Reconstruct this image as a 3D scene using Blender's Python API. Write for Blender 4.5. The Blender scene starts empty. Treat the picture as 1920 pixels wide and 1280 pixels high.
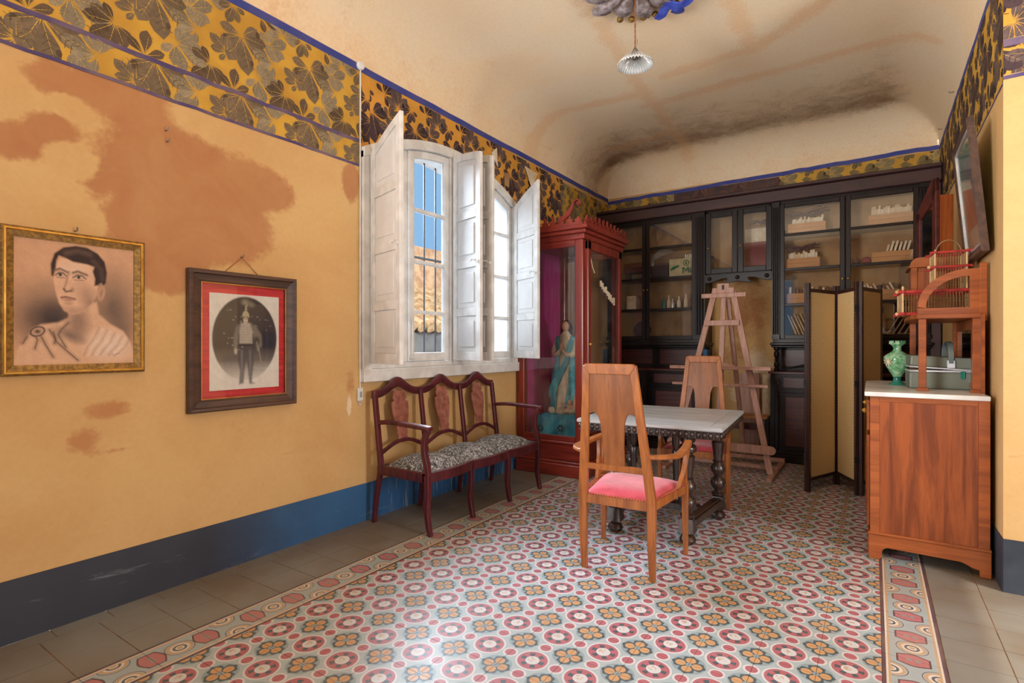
import bpy, bmesh, math, random
import numpy as np
from mathutils import Vector, Matrix
random.seed(7); rng = np.random.default_rng(7)
SC = bpy.context.scene; COL = SC.collection
PI = math.pi
def S(r, g, b):                      # display colour 0..255 -> linear
    f = lambda v: (v/255/12.92) if v/255 <= .04045 else ((v/255+.055)/1.055)**2.4
    return (f(r), f(g), f(b), 1.0)
# ------------------------------------------------------------------ camera, sky, sun, window light, added fill lamps, exposure
CAM_H = 1.4
cam = bpy.data.objects.new('camera', bpy.data.cameras.new('camera')); COL.objects.link(cam)
cam.location = (0, 0, CAM_H); cam.rotation_euler = (PI/2, 0, math.atan(678/1014))
cam.data.sensor_width = 36; cam.data.lens = 36*1014/1920; cam.data.shift_y = 5/1920; cam.data.clip_start = .02
SC.camera = cam
w = bpy.data.worlds.new('sky'); SC.world = w; w.use_nodes = True
w.node_tree.nodes['Background'].inputs[0].default_value = (.30, .57, .88, 1)
w.node_tree.nodes['Background'].inputs[1].default_value = 1.0
def lamp(name, kind, loc, direction, energy, color, sx=1, sy=1):
    d = bpy.data.lights.new(name, kind); d.energy = energy; d.color = color
    if kind == 'AREA': d.shape = 'RECTANGLE'; d.size = sx; d.size_y = sy
    o = bpy.data.objects.new(name, d); COL.objects.link(o); o.location = loc
    o.rotation_euler = Vector(direction).to_track_quat('-Z', 'Y').to_euler(); return o
sun = lamp('sun', 'SUN', (3, -3, 9), (-.72, .30, -.62), 3.6, (1, .9, .75)); sun.data.angle = .01
# daylight of the side window, then two fill lamps in added rear doorways
lamp('daylight_side_window', 'AREA', (3.86, 2.05, 2.0), (-1, .30, .10), 165, (1, .98, .96), .75, 1.5)
rd_ = lamp('added_fill_rear_left', 'AREA', (-2.6, -1.52, 1.85), (.68, 1, .42), 150, (1, .98, .95), 1.2, 2.6); rd_.data.spread = math.radians(100)  # added fill lamp for the alcove, beam kept off the left shutter
lamp('added_fill_rear_right', 'AREA', (2.7, -1.52, 1.7), (-.35, 1, .85), 65, (1, .98, .97), 2.1, 2.6)  # added fill lamp behind the viewpoint, tilted up to the ceiling
sky2 = lamp('soft_skylight', 'SUN', (-9, 4, 9), (1, -.40, -.52), 58.0, (.76, .88, 1)); sky2.data.angle = 1.0      # broad skylight over the yard, entering by the arched window
SC.view_settings.view_transform = 'Standard'; SC.view_settings.look = 'None'
SC.cycles.sample_clamp_indirect = 4.0; SC.view_settings.gamma = 1; SC.view_settings.exposure = -0.08; SC.view_settings.use_curve_mapping = False
# ------------------------------------------------------------------ node helpers and materials
class NT:
    def __init__(s, name):
        s.mat = bpy.data.materials.new(name); s.mat.use_nodes = True
        s.t = s.mat.node_tree; s.b = s.t.nodes['Principled BSDF']
    def add(s, ty, **kw):
        n = s.t.nodes.new(ty)
        for k, v in kw.items(): setattr(n, k, v)
        return n
    def put(s, sock, v):
        if isinstance(v, bpy.types.NodeSocket): s.t.links.new(v, sock)
        elif v is not None: sock.default_value = v
    def m(s, op, a, b=None, c=None):
        n = s.add('ShaderNodeMath', operation=op); s.put(n.inputs[0], a); s.put(n.inputs[1], b)
        if c is not None: s.put(n.inputs[2], c)
        return n.outputs[0]
    def mix(s, f, a, b, bt='MIX'):
        n = s.add('ShaderNodeMix', data_type='RGBA', blend_type=bt)
        s.put(n.inputs[0], f); s.put(n.inputs[6], a); s.put(n.inputs[7], b); return n.outputs[2]
    def co(s, kind='Object', scale=(1, 1, 1), rot=(0, 0, 0), loc=(0, 0, 0)):
        if kind == 'World': v = s.add('ShaderNodeNewGeometry').outputs['Position']
        else: v = s.add('ShaderNodeTexCoord').outputs[kind]
        n = s.add('ShaderNodeMapping'); s.t.links.new(v, n.inputs[0])
        n.inputs['Scale'].default_value = scale; n.inputs['Rotation'].default_value = rot; n.inputs['Location'].default_value = loc
        return n.outputs[0]
    def noise(s, v, scale=5, detail=3, rough=.55, dist=0):
        n = s.add('ShaderNodeTexNoise'); s.put(n.inputs['Vector'], v); n.inputs['Scale'].default_value = scale
        n.inputs['Detail'].default_value = detail; n.inputs['Roughness'].default_value = rough; n.inputs['Distortion'].default_value = dist
        return n.outputs[0]
    def ramp(s, f, *stops):
        n = s.add('ShaderNodeValToRGB'); s.put(n.inputs[0], f); e = n.color_ramp.elements
        while len(e) < len(stops): e.new(.5)
        for i, (p, c) in enumerate(stops):
            e[i].position = p; e[i].color = c if len(c) == 4 else (*c, 1)
        return n.outputs[0]
    def r01(s, f, lo, hi):
        n = s.add('ShaderNodeMapRange', interpolation_type='SMOOTHSTEP'); s.put(n.inputs[0], f)
        n.inputs[1].default_value = lo; n.inputs[2].default_value = hi; return n.outputs[0]
    def xyz(s, v):
        n = s.add('ShaderNodeSeparateXYZ'); s.put(n.inputs[0], v); return n.outputs
    def attr(s, name):
        return s.add('ShaderNodeAttribute', attribute_name=name)
    def bump(s, h, strength=.2, dist=.01):
        n = s.add('ShaderNodeBump'); n.inputs['Strength'].default_value = strength; n.inputs['Distance'].default_value = dist
        s.put(n.inputs['Height'], h); s.t.links.new(n.outputs[0], s.b.inputs['Normal'])
    def end(s, col=None, rough=.5, metal=0, spec=.5, coat=0, alpha=None):
        s.put(s.b.inputs['Base Color'], col); s.put(s.b.inputs['Roughness'], rough); s.put(s.b.inputs['Metallic'], metal)
        s.put(s.b.inputs['Specular IOR Level'], spec); s.put(s.b.inputs['Coat Weight'], coat)
        return s.mat
def mat(name, c1, c2=None, scale=6, rough=.5, metal=0, spec=.4, stretch=(1, 1, 1), bump=0, coat=0, kind='Object', lo=.35, hi=.65):
    n = NT(name)
    if c2 is None: c2 = tuple(x*.8 for x in c1[:3])+(1,)
    f = n.noise(n.co(kind, stretch), scale, 4)
    if bump: n.bump(n.noise(n.co(kind, stretch), scale*4, 3), bump, .004)
    return n.end(n.mix(n.r01(f, lo, hi), c1, c2), rough, metal, spec, coat)
def wood(name, c1, c2, axis='z', rough=.38, scale=3, spec=.45, coat=0):
    n = NT(name); st = {'x': (.12, 1.6, 1.6), 'y': (1.6, .12, 1.6), 'z': (1.6, 1.6, .12)}[axis]
    v = n.co('Object', st)
    a = n.noise(v, scale*4, 5, .6, 1.2); b = n.noise(v, scale*22, 3, .6, .3)
    c = n.mix(n.r01(a, .3, .7), c1, c2); c = n.mix(n.m('MULTIPLY', n.r01(b, .5, .75), .35), c, tuple(x*.45 for x in c2[:3])+(1,))
    n.bump(b, .08, .002)
    return n.end(c, rough, 0, spec, coat)
def glass_mat(name, tint=(1, 1, 1, 1), ior=1.45, rough=.0, dirt=.0):
    n = NT(name); n.t.nodes.remove(n.b)
    tr = n.add('ShaderNodeBsdfTransparent'); tr.inputs[0].default_value = tint
    gl = n.add('ShaderNodeBsdfGlossy'); gl.inputs['Roughness'].default_value = rough; gl.inputs[0].default_value = (1, 1, 1, 1)
    lw_ = n.add('ShaderNodeLayerWeight'); lw_.inputs[0].default_value = .5; f0 = ((ior-1)/(ior+1))**2
    fr = n.m('ADD', n.m('MULTIPLY', n.m('POWER', lw_.outputs['Facing'], 5.0), 1-f0), f0)      # Schlick, same from both sides
    mx = n.add('ShaderNodeMixShader'); L = n.t.links.new
    L(fr, mx.inputs[0]); L(tr.outputs[0], mx.inputs[1]); L(gl.outputs[0], mx.inputs[2])
    last = mx.outputs[0]
    if dirt:
        df = n.add('ShaderNodeBsdfDiffuse'); df.inputs[0].default_value = (.75, .75, .75, 1)
        m2 = n.add('ShaderNodeMixShader'); f = n.m('MULTIPLY', n.r01(n.noise(n.co('Object'), 5, 4), .35, .8), dirt)
        L(f, m2.inputs[0]); L(last, m2.inputs[1]); L(df.outputs[0], m2.inputs[2]); last = m2.outputs[0]
    L(last, n.t.nodes['Material Output'].inputs[0]); return n.mat
def attr_mat(name, attr='paint', rough=.7, grain=.0, gs=60):
    n = NT(name); c = n.attr(attr).outputs['Color']
    if grain:
        g = n.noise(n.co('Object'), gs, 3); k = n.m('ADD', n.m('MULTIPLY', n.m('SUBTRACT', g, .5), grain), 1.0)
        cc = n.add('ShaderNodeCombineXYZ'); [n.put(cc.inputs[i], k) for i in range(3)]
        c = n.mix(1.0, c, cc.outputs[0], 'MULTIPLY')
    return n.end(c, rough, 0, .2)
M = {}
# ------------------------------------------------------------------ mesh helpers
OFF = {}
class B:
    def __init__(s): s.v = []; s.f = []
    def q(s, pts, faces):
        k = len(s.v); s.v += [tuple(p) for p in pts]; s.f += [tuple(i+k for i in f) for f in faces]; return s
    def hexa(s, p):          # 4 bottom + 4 top points, same order
        return s.q(p, [(3, 2, 1, 0), (4, 5, 6, 7), (0, 1, 5, 4), (1, 2, 6, 5), (2, 3, 7, 6), (3, 0, 4, 7)])
    def box(s, x0, x1, y0, y1, z0, z1):
        return s.hexa([(x0, y0, z0), (x1, y0, z0), (x1, y1, z0), (x0, y1, z0), (x0, y0, z1), (x1, y0, z1), (x1, y1, z1), (x0, y1, z1)])
    def beam(s, p0, p1, a, b, side=(1, 0, 0), a1=None, b1=None):   # bar from p0 to p1, width a along `side`, depth b
        p0, p1 = Vector(p0), Vector(p1); d = (p1-p0).normalized(); u = Vector(side); u = (u-d*u.dot(d)).normalized(); w_ = d.cross(u)
        a1 = a if a1 is None else a1; b1 = b if b1 is None else b1; P = []
        for p, aa, bb in ((p0, a, b), (p1, a1, b1)):
            P += [p-u*aa/2-w_*bb/2, p+u*aa/2-w_*bb/2, p+u*aa/2+w_*bb/2, p-u*aa/2+w_*bb/2]
        return s.hexa(P)
    def sweep(s, pts, a, b, side=(1, 0, 0)):    # rectangular section swept along points; a, b may be lists
        n = len(pts); k = len(s.v); u0 = Vector(side)
        for i, p in enumerate(pts):
            p = Vector(p); d = (Vector(pts[min(i+1, n-1)])-Vector(pts[max(i-1, 0)])).normalized()
            u = (u0-d*u0.dot(d)).normalized(); w_ = d.cross(u)
            aa = a[i] if isinstance(a, (list, tuple)) else a; bb = b[i] if isinstance(b, (list, tuple)) else b
            s.v += [tuple(p-u*aa/2-w_*bb/2), tuple(p+u*aa/2-w_*bb/2), tuple(p+u*aa/2+w_*bb/2), tuple(p-u*aa/2+w_*bb/2)]
        for i in range(n-1):
            for j in range(4):
                s.f.append((k+4*i+j, k+4*i+(j+1) % 4, k+4*i+4+(j+1) % 4, k+4*i+4+j))
        s.f += [(k+3, k+2, k+1, k), tuple(k+4*(n-1)+j for j in range(4))]; return s
    def tube(s, pts, r, n=8, flat=1.0):
        m = len(pts); k = len(s.v); ref = Vector((0, 0, 1))
        for i, p in enumerate(pts):
            p = Vector(p); d = (Vector(pts[min(i+1, m-1)])-Vector(pts[max(i-1, 0)])).normalized()
            u = ref-d*ref.dot(d)
            if u.length < .05: u = Vector((0, 1, 0))-d*d.y
            u.normalize(); w_ = d.cross(u); rr = r[i] if isinstance(r, (list, tuple)) else r
            for j in range(n):
                t = 2*PI*j/n; s.v.append(tuple(p+u*math.cos(t)*rr*flat+w_*math.sin(t)*rr))
        for i in range(m-1):
            for j in range(n): s.f.append((k+n*i+j, k+n*i+(j+1) % n, k+n*i+n+(j+1) % n, k+n*i+n+j))
        s.f += [tuple(k+n-1-j for j in range(n)), tuple(k+n*(m-1)+j for j in range(n))]; return s
    def lathe(s, prof, n=16, c=(0, 0, 0), axis='z', sx=1, sy=1):
        k = len(s.v)
        for r, z in prof:
            for j in range(n):
                t = 2*PI*j/n; a, b = r*math.cos(t)*sx, r*math.sin(t)*sy
                p = {'z': (a, b, z), 'x': (z, a, b), 'y': (a, z, b)}[axis]
                s.v.append((p[0]+c[0], p[1]+c[1], p[2]+c[2]))
        m = len(prof)
        for i in range(m-1):
            for j in range(n): s.f.append((k+n*i+j, k+n*i+(j+1) % n, k+n*i+n+(j+1) % n, k+n*i+n+j))
        s.f += [tuple(k+n-1-j for j in range(n)), tuple(k+n*(m-1)+j for j in range(n))]; return s
    def prism(s, out, axis, a, b):
        n = len(out); mk = {'x': lambda p, d: (d, p[0], p[1]), 'y': lambda p, d: (p[0], d, p[1]), 'z': lambda p, d: (p[0], p[1], d)}[axis]
        k = len(s.v); s.v += [mk(p, a) for p in out]+[mk(p, b) for p in out]
        s.f += [tuple(k+i for i in range(n)), tuple(k+2*n-1-i for i in range(n))]
        s.f += [(k+i, k+(i+1) % n, k+n+(i+1) % n, k+n+i) for i in range(n)]; return s
    def ball(s, c, rx, ry=None, rz=None, n=10, m=7):
        ry = ry or rx; rz = rz or rx
        return s.lathe([(math.sin(PI*i/m)*1.0+1e-4, -math.cos(PI*i/m)) for i in range(m+1)], n).scale_last((m+1)*n, c, (rx, ry, rz))
    def scale_last(s, cnt, c, r):
        for i in range(len(s.v)-cnt, len(s.v)):
            p = s.v[i]; s.v[i] = (p[0]*r[0]+c[0], p[1]*r[1]+c[1], p[2]*r[2]+c[2])
        return s
    def grid(s, P):           # P: array (n, m, 3)
        n, m = len(P), len(P[0]); k = len(s.v); s.v += [tuple(map(float, p)) for r in P for p in r]
        s.f += [(k+i*m+j, k+(i+1)*m+j, k+(i+1)*m+j+1, k+i*m+j+1) for i in range(n-1) for j in range(m-1)]; return s
    def xf(s, mt, start=0):
        for i in range(start, len(s.v)): s.v[i] = tuple(mt @ Vector(s.v[i]))
        return s
    def build(s, name, m, parent=None, smooth=None, bevel=0, seg=1, fix=True):
        off = OFF.get(parent.name, (0, 0, 0)) if parent else (0, 0, 0)
        me = bpy.data.meshes.new(name)
        v = s.v if off == (0, 0, 0) else [(x-off[0], y-off[1], z-off[2]) for x, y, z in s.v]
        me.from_pydata(v, [], s.f)
        if fix or bevel:
            bm = bmesh.new(); bm.from_mesh(me)
            bmesh.ops.recalc_face_normals(bm, faces=bm.faces)
            if bevel:
                es = [e for e in bm.edges if len(e.link_faces) == 2 and e.calc_face_angle(0) > .6]
                bmesh.ops.bevel(bm, geom=es, offset=bevel, segments=seg, profile=.6, affect='EDGES', clamp_overlap=True)
            bm.to_mesh(me); bm.free()
        if smooth:
            me.polygons.foreach_set('use_smooth', [True]*len(me.polygons)); me.set_sharp_from_angle(angle=math.radians(smooth))
        if m: me.materials.append(M[m] if isinstance(m, str) else m)
        o = bpy.data.objects.new(name, me); COL.objects.link(o)
        if parent: o.parent = parent
        if off != (0, 0, 0): OFF[o.name] = off
        return o
def tag(o, label=None, cat=None, group=None, kind=None):
    for k, v in (('label', label), ('category', cat), ('group', group), ('kind', kind)):
        if v: o[k] = v
    return o
def thing(name, label, cat, loc=(0, 0, 0), rot=0, group=None, world=False):
    o = bpy.data.objects.new(name, None); COL.objects.link(o); o.location = loc; o.rotation_euler = (0, 0, rot)
    o.empty_display_size = .1
    if world: OFF[o.name] = tuple(loc)
    return tag(o, label, cat, group)
def dup(root, loc, rot, label, group=None):
    def cp(o, par):
        c = o.copy(); COL.objects.link(c); c.parent = par
        for ch in list(o.children): cp(ch, c)
        return c
    r = cp(root, None); r.location = loc; r.rotation_euler = (0, 0, rot); r['label'] = label
    if group: r['group'] = group
    return r
def paint(o, cols):
    a = o.data.color_attributes.new('paint', 'FLOAT_COLOR', 'POINT')
    a.data.foreach_set('color', np.asarray(cols, dtype=np.float32).ravel())
def sl(c): return np.array(S(*c)[:3])
def arc(cx, cy, r, a0, a1, n, ry=None):
    ry = r if ry is None else ry
    return [(cx+r*math.cos(a0+(a1-a0)*i/n), cy+ry*math.sin(a0+(a1-a0)*i/n)) for i in range(n+1)]
def bez(p, n=12):
    p = [np.array(q, float) for q in p]; out = []
    for i in range(n+1):
        t = i/n; q = p
        while len(q) > 1: q = [a*(1-t)+b*t for a, b in zip(q, q[1:])]
        out.append(tuple(q[0]))
    return out
def catmull(p, n=6):
    p = [np.array(q, float) for q in p]; p = [2*p[0]-p[1]]+p+[2*p[-1]-p[-2]]; out = []
    for i in range(1, len(p)-2):
        for k in range(n):
            t = k/n; a, b, c, d = p[i-1:i+3]
            out.append(tuple(.5*(2*b+(c-a)*t+(2*a-5*b+4*c-d)*t*t+(3*b-a-3*c+d)*t**3)))
    out.append(tuple(p[-2])); return out
# ------------------------------------------------------------------ materials
def plaster(name, base, lite, stain, ceiling=False):
    n = NT(name); v = n.co('World'); a = n.attr('paint').outputs['Color']
    rgb = n.add('ShaderNodeSeparateColor'); n.put(rgb.inputs[0], a)
    big = n.noise(v, 1.1, 5, .6, .4); med = n.noise(v, 5, 5, .62, .6); fine = n.noise(v, 38, 4, .6)
    c = n.mix(n.r01(big, .3, .72), base, lite)
    wob = n.m('ADD', n.m('MULTIPLY', n.m('SUBTRACT', med, .5), 1.15), n.m('MULTIPLY', n.m('SUBTRACT', fine, .5), .5))
    k = n.r01(n.m('ADD', rgb.outputs[0], wob), .22, .80 if not ceiling else 1.25)
    c = n.mix(n.m('MULTIPLY', k, n.m('ADD', .42, n.m('MULTIPLY', n.noise(v, 2.6, 6, .65, .8), .72))), c, stain)
    k2 = n.r01(n.m('ADD', rgb.outputs[1], wob), .3, .85)
    c = n.mix(n.m('MULTIPLY', k2, .55 if ceiling else .7), c, S(230, 186, 138) if ceiling else S(176, 116, 74))
    k3 = n.r01(n.m('ADD', rgb.outputs[2], wob), .45, .7)
    c = n.mix(n.m('MULTIPLY', k3, .8), c, S(232, 214, 184))
    sc = n.r01(n.noise(n.co('World', (1, .35, 3.2), (.4, 0, 0)), 3.2, 6, .7, 1.2), .66, .74)
    c = n.mix(n.m('MULTIPLY', sc, .22), c, S(150, 95, 52))
    c = n.mix(n.m('MULTIPLY', n.m('SUBTRACT', fine, .35), .25), c, S(160, 110, 60))
    n.bump(n.m('ADD', n.m('MULTIPLY', med, .6), fine), .12, .006)
    return n.end(c, .82, 0, .2)
M['plaster'] = plaster('plaster', S(200, 158, 104), S(211, 174, 120), S(172, 114, 76))
M['ceiling'] = plaster('ceiling_plaster', S(238, 212, 174), S(236, 218, 188), S(124, 90, 64), True)
def floor_mat():
    n = NT('encaustic_tile'); x, y, z = n.xyz(n.co('World')); m = n.m
    P = .234
    px = m('SUBTRACT', m('FRACT', m('ADD', m('DIVIDE', m('SUBTRACT', x, .03), P), 100.0)), .5)
    py = m('SUBTRACT', m('FRACT', m('ADD', m('DIVIDE', m('SUBTRACT', y, 3.213), P), 100.5)), .5)
    ax, ay = m('ABSOLUTE', px), m('ABSOLUTE', py)
    gx, gy = m('SUBTRACT', .5, ax), m('SUBTRACT', .5, ay)          # distance to the tile corner (flower centre)
    hyp = lambda a, b: m('SQRT', m('ADD', m('MULTIPLY', a, a), m('MULTIPLY', b, b)))
    lt = lambda a, b: m('LESS_THAN', a, b)
    rr = hyp(px, py); rd = m('MINIMUM', hyp(gx, ay), hyp(ax, gy)); rf = hyp(gx, gy)
    big, sml = m('MAXIMUM', gx, gy), m('MINIMUM', gx, gy)
    rp = hyp(m('SUBTRACT', big, .152), sml)
    ang = m('ARCTAN2', py, px)
    WHITE, PINK, ORG, DARK, BLUE, PEACH = S(202, 203, 204), S(172, 98, 108), S(194, 150, 106), S(72, 90, 98), S(138, 158, 164), S(188, 160, 130)
    c = n.mix(lt(rf, .31), S(166, 180, 184), BLUE)
    sc = m('ADD', .145, m('MULTIPLY', m('COSINE', m('MULTIPLY', m('ARCTAN2', sml, m('SUBTRACT', big, .152)), 6.0)), .012))
    c = n.mix(lt(rp, sc), c, DARK); c = n.mix(lt(rf, .06), c, BLUE); c = n.mix(lt(rp, .094), c, ORG)
    c = n.mix(m('MAXIMUM', lt(rr, .328), lt(rd, .15)), c, WHITE)
    c = n.mix(lt(rd, .108), c, PINK); c = n.mix(lt(rr, .288), c, PINK)
    pet = m('MULTIPLY', m('GREATER_THAN', m('COSINE', m('MULTIPLY', ang, 6.0)), .1), m('MULTIPLY', lt(rr, .235), m('GREATER_THAN', rr, .12)))
    c = n.mix(pet, c, DARK); c = n.mix(lt(rr, .135), c, WHITE)
    bl = m('MULTIPLY', lt(hyp(m('ADD', px, .03), m('SUBTRACT', py, .02)), .07), m('GREATER_THAN', n.noise(n.co('World'), 55, 2), .48))
    c = n.mix(m('MULTIPLY', bl, .8), c, PEACH)
    wear = n.noise(n.co('World'), 2.2, 5, .6)
    c = n.mix(m('MULTIPLY', n.r01(wear, .4, .8), .15), c, S(176, 156, 136))
    fine = n.noise(n.co('World'), 60, 4); c = n.mix(m('MULTIPLY', fine, .14), c, S(120, 105, 95))
    dust = n.r01(n.m('ADD', m('ABSOLUTE', m('ADD', x, 1.3)), m('MULTIPLY', m('SUBTRACT', wear, .5), 1.5)), 1.0, 1.7)
    n.bump(fine, .03, .002)
    return n.end(c, n.m('ADD', .32, n.m('MULTIPLY', wear, .18)), 0, .45)
M['tile'] = floor_mat()
def border_mat():
    n = NT('border_tile'); x, y, z = n.xyz(n.co('World')); m = n.m; P = .234
    lt = lambda a, b: m('LESS_THAN', a, b); gt = lambda a, b: m('GREATER_THAN', a, b)
    hyp = lambda a, b: m('SQRT', m('ADD', m('MULTIPLY', a, a), m('MULTIPLY', b, b)))
    sx = m('SUBTRACT', m('FRACT', m('ADD', m('DIVIDE', m('SUBTRACT', x, .03), P), 100.0)), .5); ax = m('ABSOLUTE', sx)
    fy = m('FRACT', m('ADD', m('DIVIDE', m('SUBTRACT', y, 3.095), P*2), 50.0))
    py = m('MULTIPLY', m('SUBTRACT', .5, m('ABSOLUTE', m('SUBTRACT', fy, .5))), 2.0)     # 0 at the circle, 1 at the side half circles (tile units)
    BL, OR, WH, PU, PK, DK = S(160, 176, 180), S(190, 160, 124), S(212, 206, 198), S(88, 70, 80), S(178, 112, 118), S(80, 94, 104)
    c = n.mix(gt(py, -1.0), BL, BL)
    wv = m('ADD', .19, m('MULTIPLY', m('COSINE', m('MULTIPLY', ax, 9.0)), .05))
    band = m('ABSOLUTE', m('SUBTRACT', py, .5))
    bow = m('MULTIPLY', lt(ax, .27), lt(band, wv)); c = n.mix(bow, c, PU)
    bow2 = m('MULTIPLY', lt(ax, .235), lt(band, m('SUBTRACT', wv, .035))); c = n.mix(bow2, c, PK)
    lf = m('MULTIPLY', bow2, lt(hyp(m('SUBTRACT', ax, .07), m('MULTIPLY', band, 1.2)), .055)); c = n.mix(lf, c, S(140, 150, 150))
    def rings(d, c):
        for r, k in ((.265, PU), (.25, BL), (.225, OR), (.175, WH), (.125, DK), (.08, WH), (.05, OR)): c = n.mix(lt(d, r), c, k)
        return c
    c = rings(hyp(sx, py), c); c = rings(hyp(m('SUBTRACT', ax, .36), m('SUBTRACT', 1.0, py)), c)
    c = n.mix(gt(ax, .36), c, OR); c = n.mix(gt(ax, .40), c, WH); c = n.mix(gt(ax, .435), c, PU)
    fine = n.noise(n.co('World'), 60, 4); c = n.mix(m('MULTIPLY', fine, .18), c, S(130, 112, 100))
    wear = n.noise(n.co('World'), 2.5, 4); c = n.mix(m('MULTIPLY', n.r01(wear, .4, .8), .3), c, S(176, 146, 116))
    n.bump(fine, .03, .002); return n.end(c, .36, 0, .4)
M['border'] = border_mat()
M['slate'] = mat('slate_tile', S(130, 128, 122), S(116, 104, 90), 1.3, .5, bump=.1, kind='World')
M['grout'] = mat('grout', S(150, 116, 80), S(110, 84, 62), 8, .8)
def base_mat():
    n = NT('baseboard_paint_with_light'); v = n.co('World'); x, y, z = n.xyz(v)
    a = n.noise(v, 2.2, 5, .6); k = n.r01(n.m('ADD', y, n.m('MULTIPLY', a, .8)), 1.9, 3.0)  # navy turns brighter blue along y: window light painted into the colour
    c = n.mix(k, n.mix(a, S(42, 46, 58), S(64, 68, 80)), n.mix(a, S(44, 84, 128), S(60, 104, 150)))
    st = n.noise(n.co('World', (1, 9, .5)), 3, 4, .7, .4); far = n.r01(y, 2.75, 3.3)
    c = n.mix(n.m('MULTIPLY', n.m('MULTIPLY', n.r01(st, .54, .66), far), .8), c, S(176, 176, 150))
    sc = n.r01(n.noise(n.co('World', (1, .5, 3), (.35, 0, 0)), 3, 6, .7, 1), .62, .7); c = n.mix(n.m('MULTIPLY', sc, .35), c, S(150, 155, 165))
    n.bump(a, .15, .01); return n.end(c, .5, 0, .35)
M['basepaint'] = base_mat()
M['white'] = mat('white_paint', S(226, 224, 220), S(206, 203, 198), 7, .42, bump=.04)
M['whitepanel'] = mat('white_panel_paint', S(222, 220, 217), S(210, 208, 205), 3, .45)
def frost():
    n = NT('white_translucent_glass'); n.t.nodes.remove(n.b); L = n.t.links.new  # white translucent panes, partly see-through
    tr = n.add('ShaderNodeBsdfTransparent'); tl = n.add('ShaderNodeBsdfTranslucent'); df = n.add('ShaderNodeBsdfDiffuse')
    for q in (tl, df): q.inputs[0].default_value = S(244, 246, 248)
    a = n.add('ShaderNodeMixShader'); b = n.add('ShaderNodeMixShader'); L(tl.outputs[0], a.inputs[1]); L(df.outputs[0], a.inputs[2])
    f = n.m('ADD', .65, n.m('MULTIPLY', n.noise(n.co('Object'), 4, 4), .25)); a.inputs[0].default_value = .35; L(f, b.inputs[0]); L(tr.outputs[0], b.inputs[1]); L(a.outputs[0], b.inputs[2])
    L(b.outputs[0], n.t.nodes['Material Output'].inputs[0]); return n.mat
M['frost'] = frost()
M['glass'] = glass_mat('window_glass', (.97, .98, 1, 1), 1.35)
M['oldglass'] = glass_mat('old_cabinet_glass', (.95, .955, .96, 1), 1.55, .012, .03)
M['vglass'] = glass_mat('display_glass', (.96, .965, .97, 1), 1.55, .004, .025)
M['paperY'] = mat('wallpaper_ground', S(204, 158, 58), S(184, 138, 48), 4, .7, kind='World')
M['paperO'] = mat('wallpaper_ground_dark', S(214, 152, 62), S(196, 140, 50), 4, .7, kind='World')
M['print'] = attr_mat('leaf_print', 'paint', .75, .7, 30)
M['bluestripe'] = mat('blue_stripe_paint', S(52, 64, 140), S(70, 74, 140), 5, .7, kind='World')
M['purplestripe'] = mat('purple_stripe_paint', S(72, 58, 104), S(112, 92, 110), 4, .7, kind='World')
M['gilt'] = mat('gilt_frame', S(150, 112, 52), S(110, 80, 36), 14, .42, .45, stretch=(1, 4, 4))
M['gold'] = mat('bright_gilt', S(226, 176, 84), S(196, 140, 56), 12, .3, .6)
M['darkframe'] = wood('brown_frame_wood', S(92, 66, 52), S(62, 44, 38), 'y', .42)
M['ebony'] = mat('ebonised_wood', S(36, 26, 25), S(22, 17, 18), 5, .34, spec=.26, stretch=(1, 1, .2))
M['cornice'] = mat('cornice_wood', S(74, 48, 46), S(54, 36, 38), 4, .42, stretch=(.3, 1, 1))
M['maroonwood'] = wood('maroon_panel_wood', S(92, 42, 34), S(62, 28, 26), 'x', .34)
M['mahog'] = wood('red_mahogany', S(140, 52, 38), S(108, 36, 28), 'z', .28, 2, .5)
M['mahogh'] = wood('red_mahogany_rail', S(146, 56, 42), S(112, 38, 30), 'x', .28, 2, .5)
M['benchwood'] = wood('plum_mahogany', S(98, 38, 44), S(66, 24, 30), 'z', .34, 3, .5)
M['splat'] = mat('burr_splat', S(160, 102, 86), S(130, 78, 64), 18, .4)
M['chairwood'] = wood('honey_chair_wood', S(170, 102, 48), S(132, 74, 33), 'z', .36, 3)
M['chairpanel'] = wood('chair_panel_wood', S(148, 88, 42), S(116, 66, 30), 'z', .36, 2)
M['velvet'] = mat('pink_red_velvet', S(206, 76, 92), S(186, 56, 70), 9, .75, bump=.06)
n_ = M['velvet'].node_tree.nodes['Principled BSDF']; n_.inputs['Sheen Weight'].default_value = .5; n_.inputs['Sheen Roughness'].default_value = .4
M['nail'] = mat('upholstery_nail', S(190, 50, 66), S(150, 90, 60), 30, .35, .4)
def pad_mat():
    n = NT('mottled_upholstery'); v = n.co('Object'); a = n.noise(v, 26, 5, .75, 2.2); b = n.noise(v, 60, 3, .6)
    c = n.ramp(n.m('ADD', n.m('MULTIPLY', a, .75), n.m('MULTIPLY', b, .25)), (.40, S(40, 40, 46)), (.5, S(112, 112, 114)), (.58, S(208, 208, 208)))
    n.bump(b, .1, .003); return n.end(c, .8, 0, .2)
M['pad'] = pad_mat()
M['tabletop'] = wood('worn_grey_tabletop', S(190, 194, 198), S(150, 153, 158), 'x', .34, 3, .5)
M['tabledark'] = wood('dark_carved_oak', S(62, 44, 38), S(38, 28, 27), 'z', .27, 3, .6)
M['easel'] = wood('pink_beech', S(190, 148, 130), S(164, 120, 106), 'z', .5)
M['darkwood'] = wood('dark_brown_wood', S(70, 42, 36), S(44, 28, 26), 'z', .35)
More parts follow.
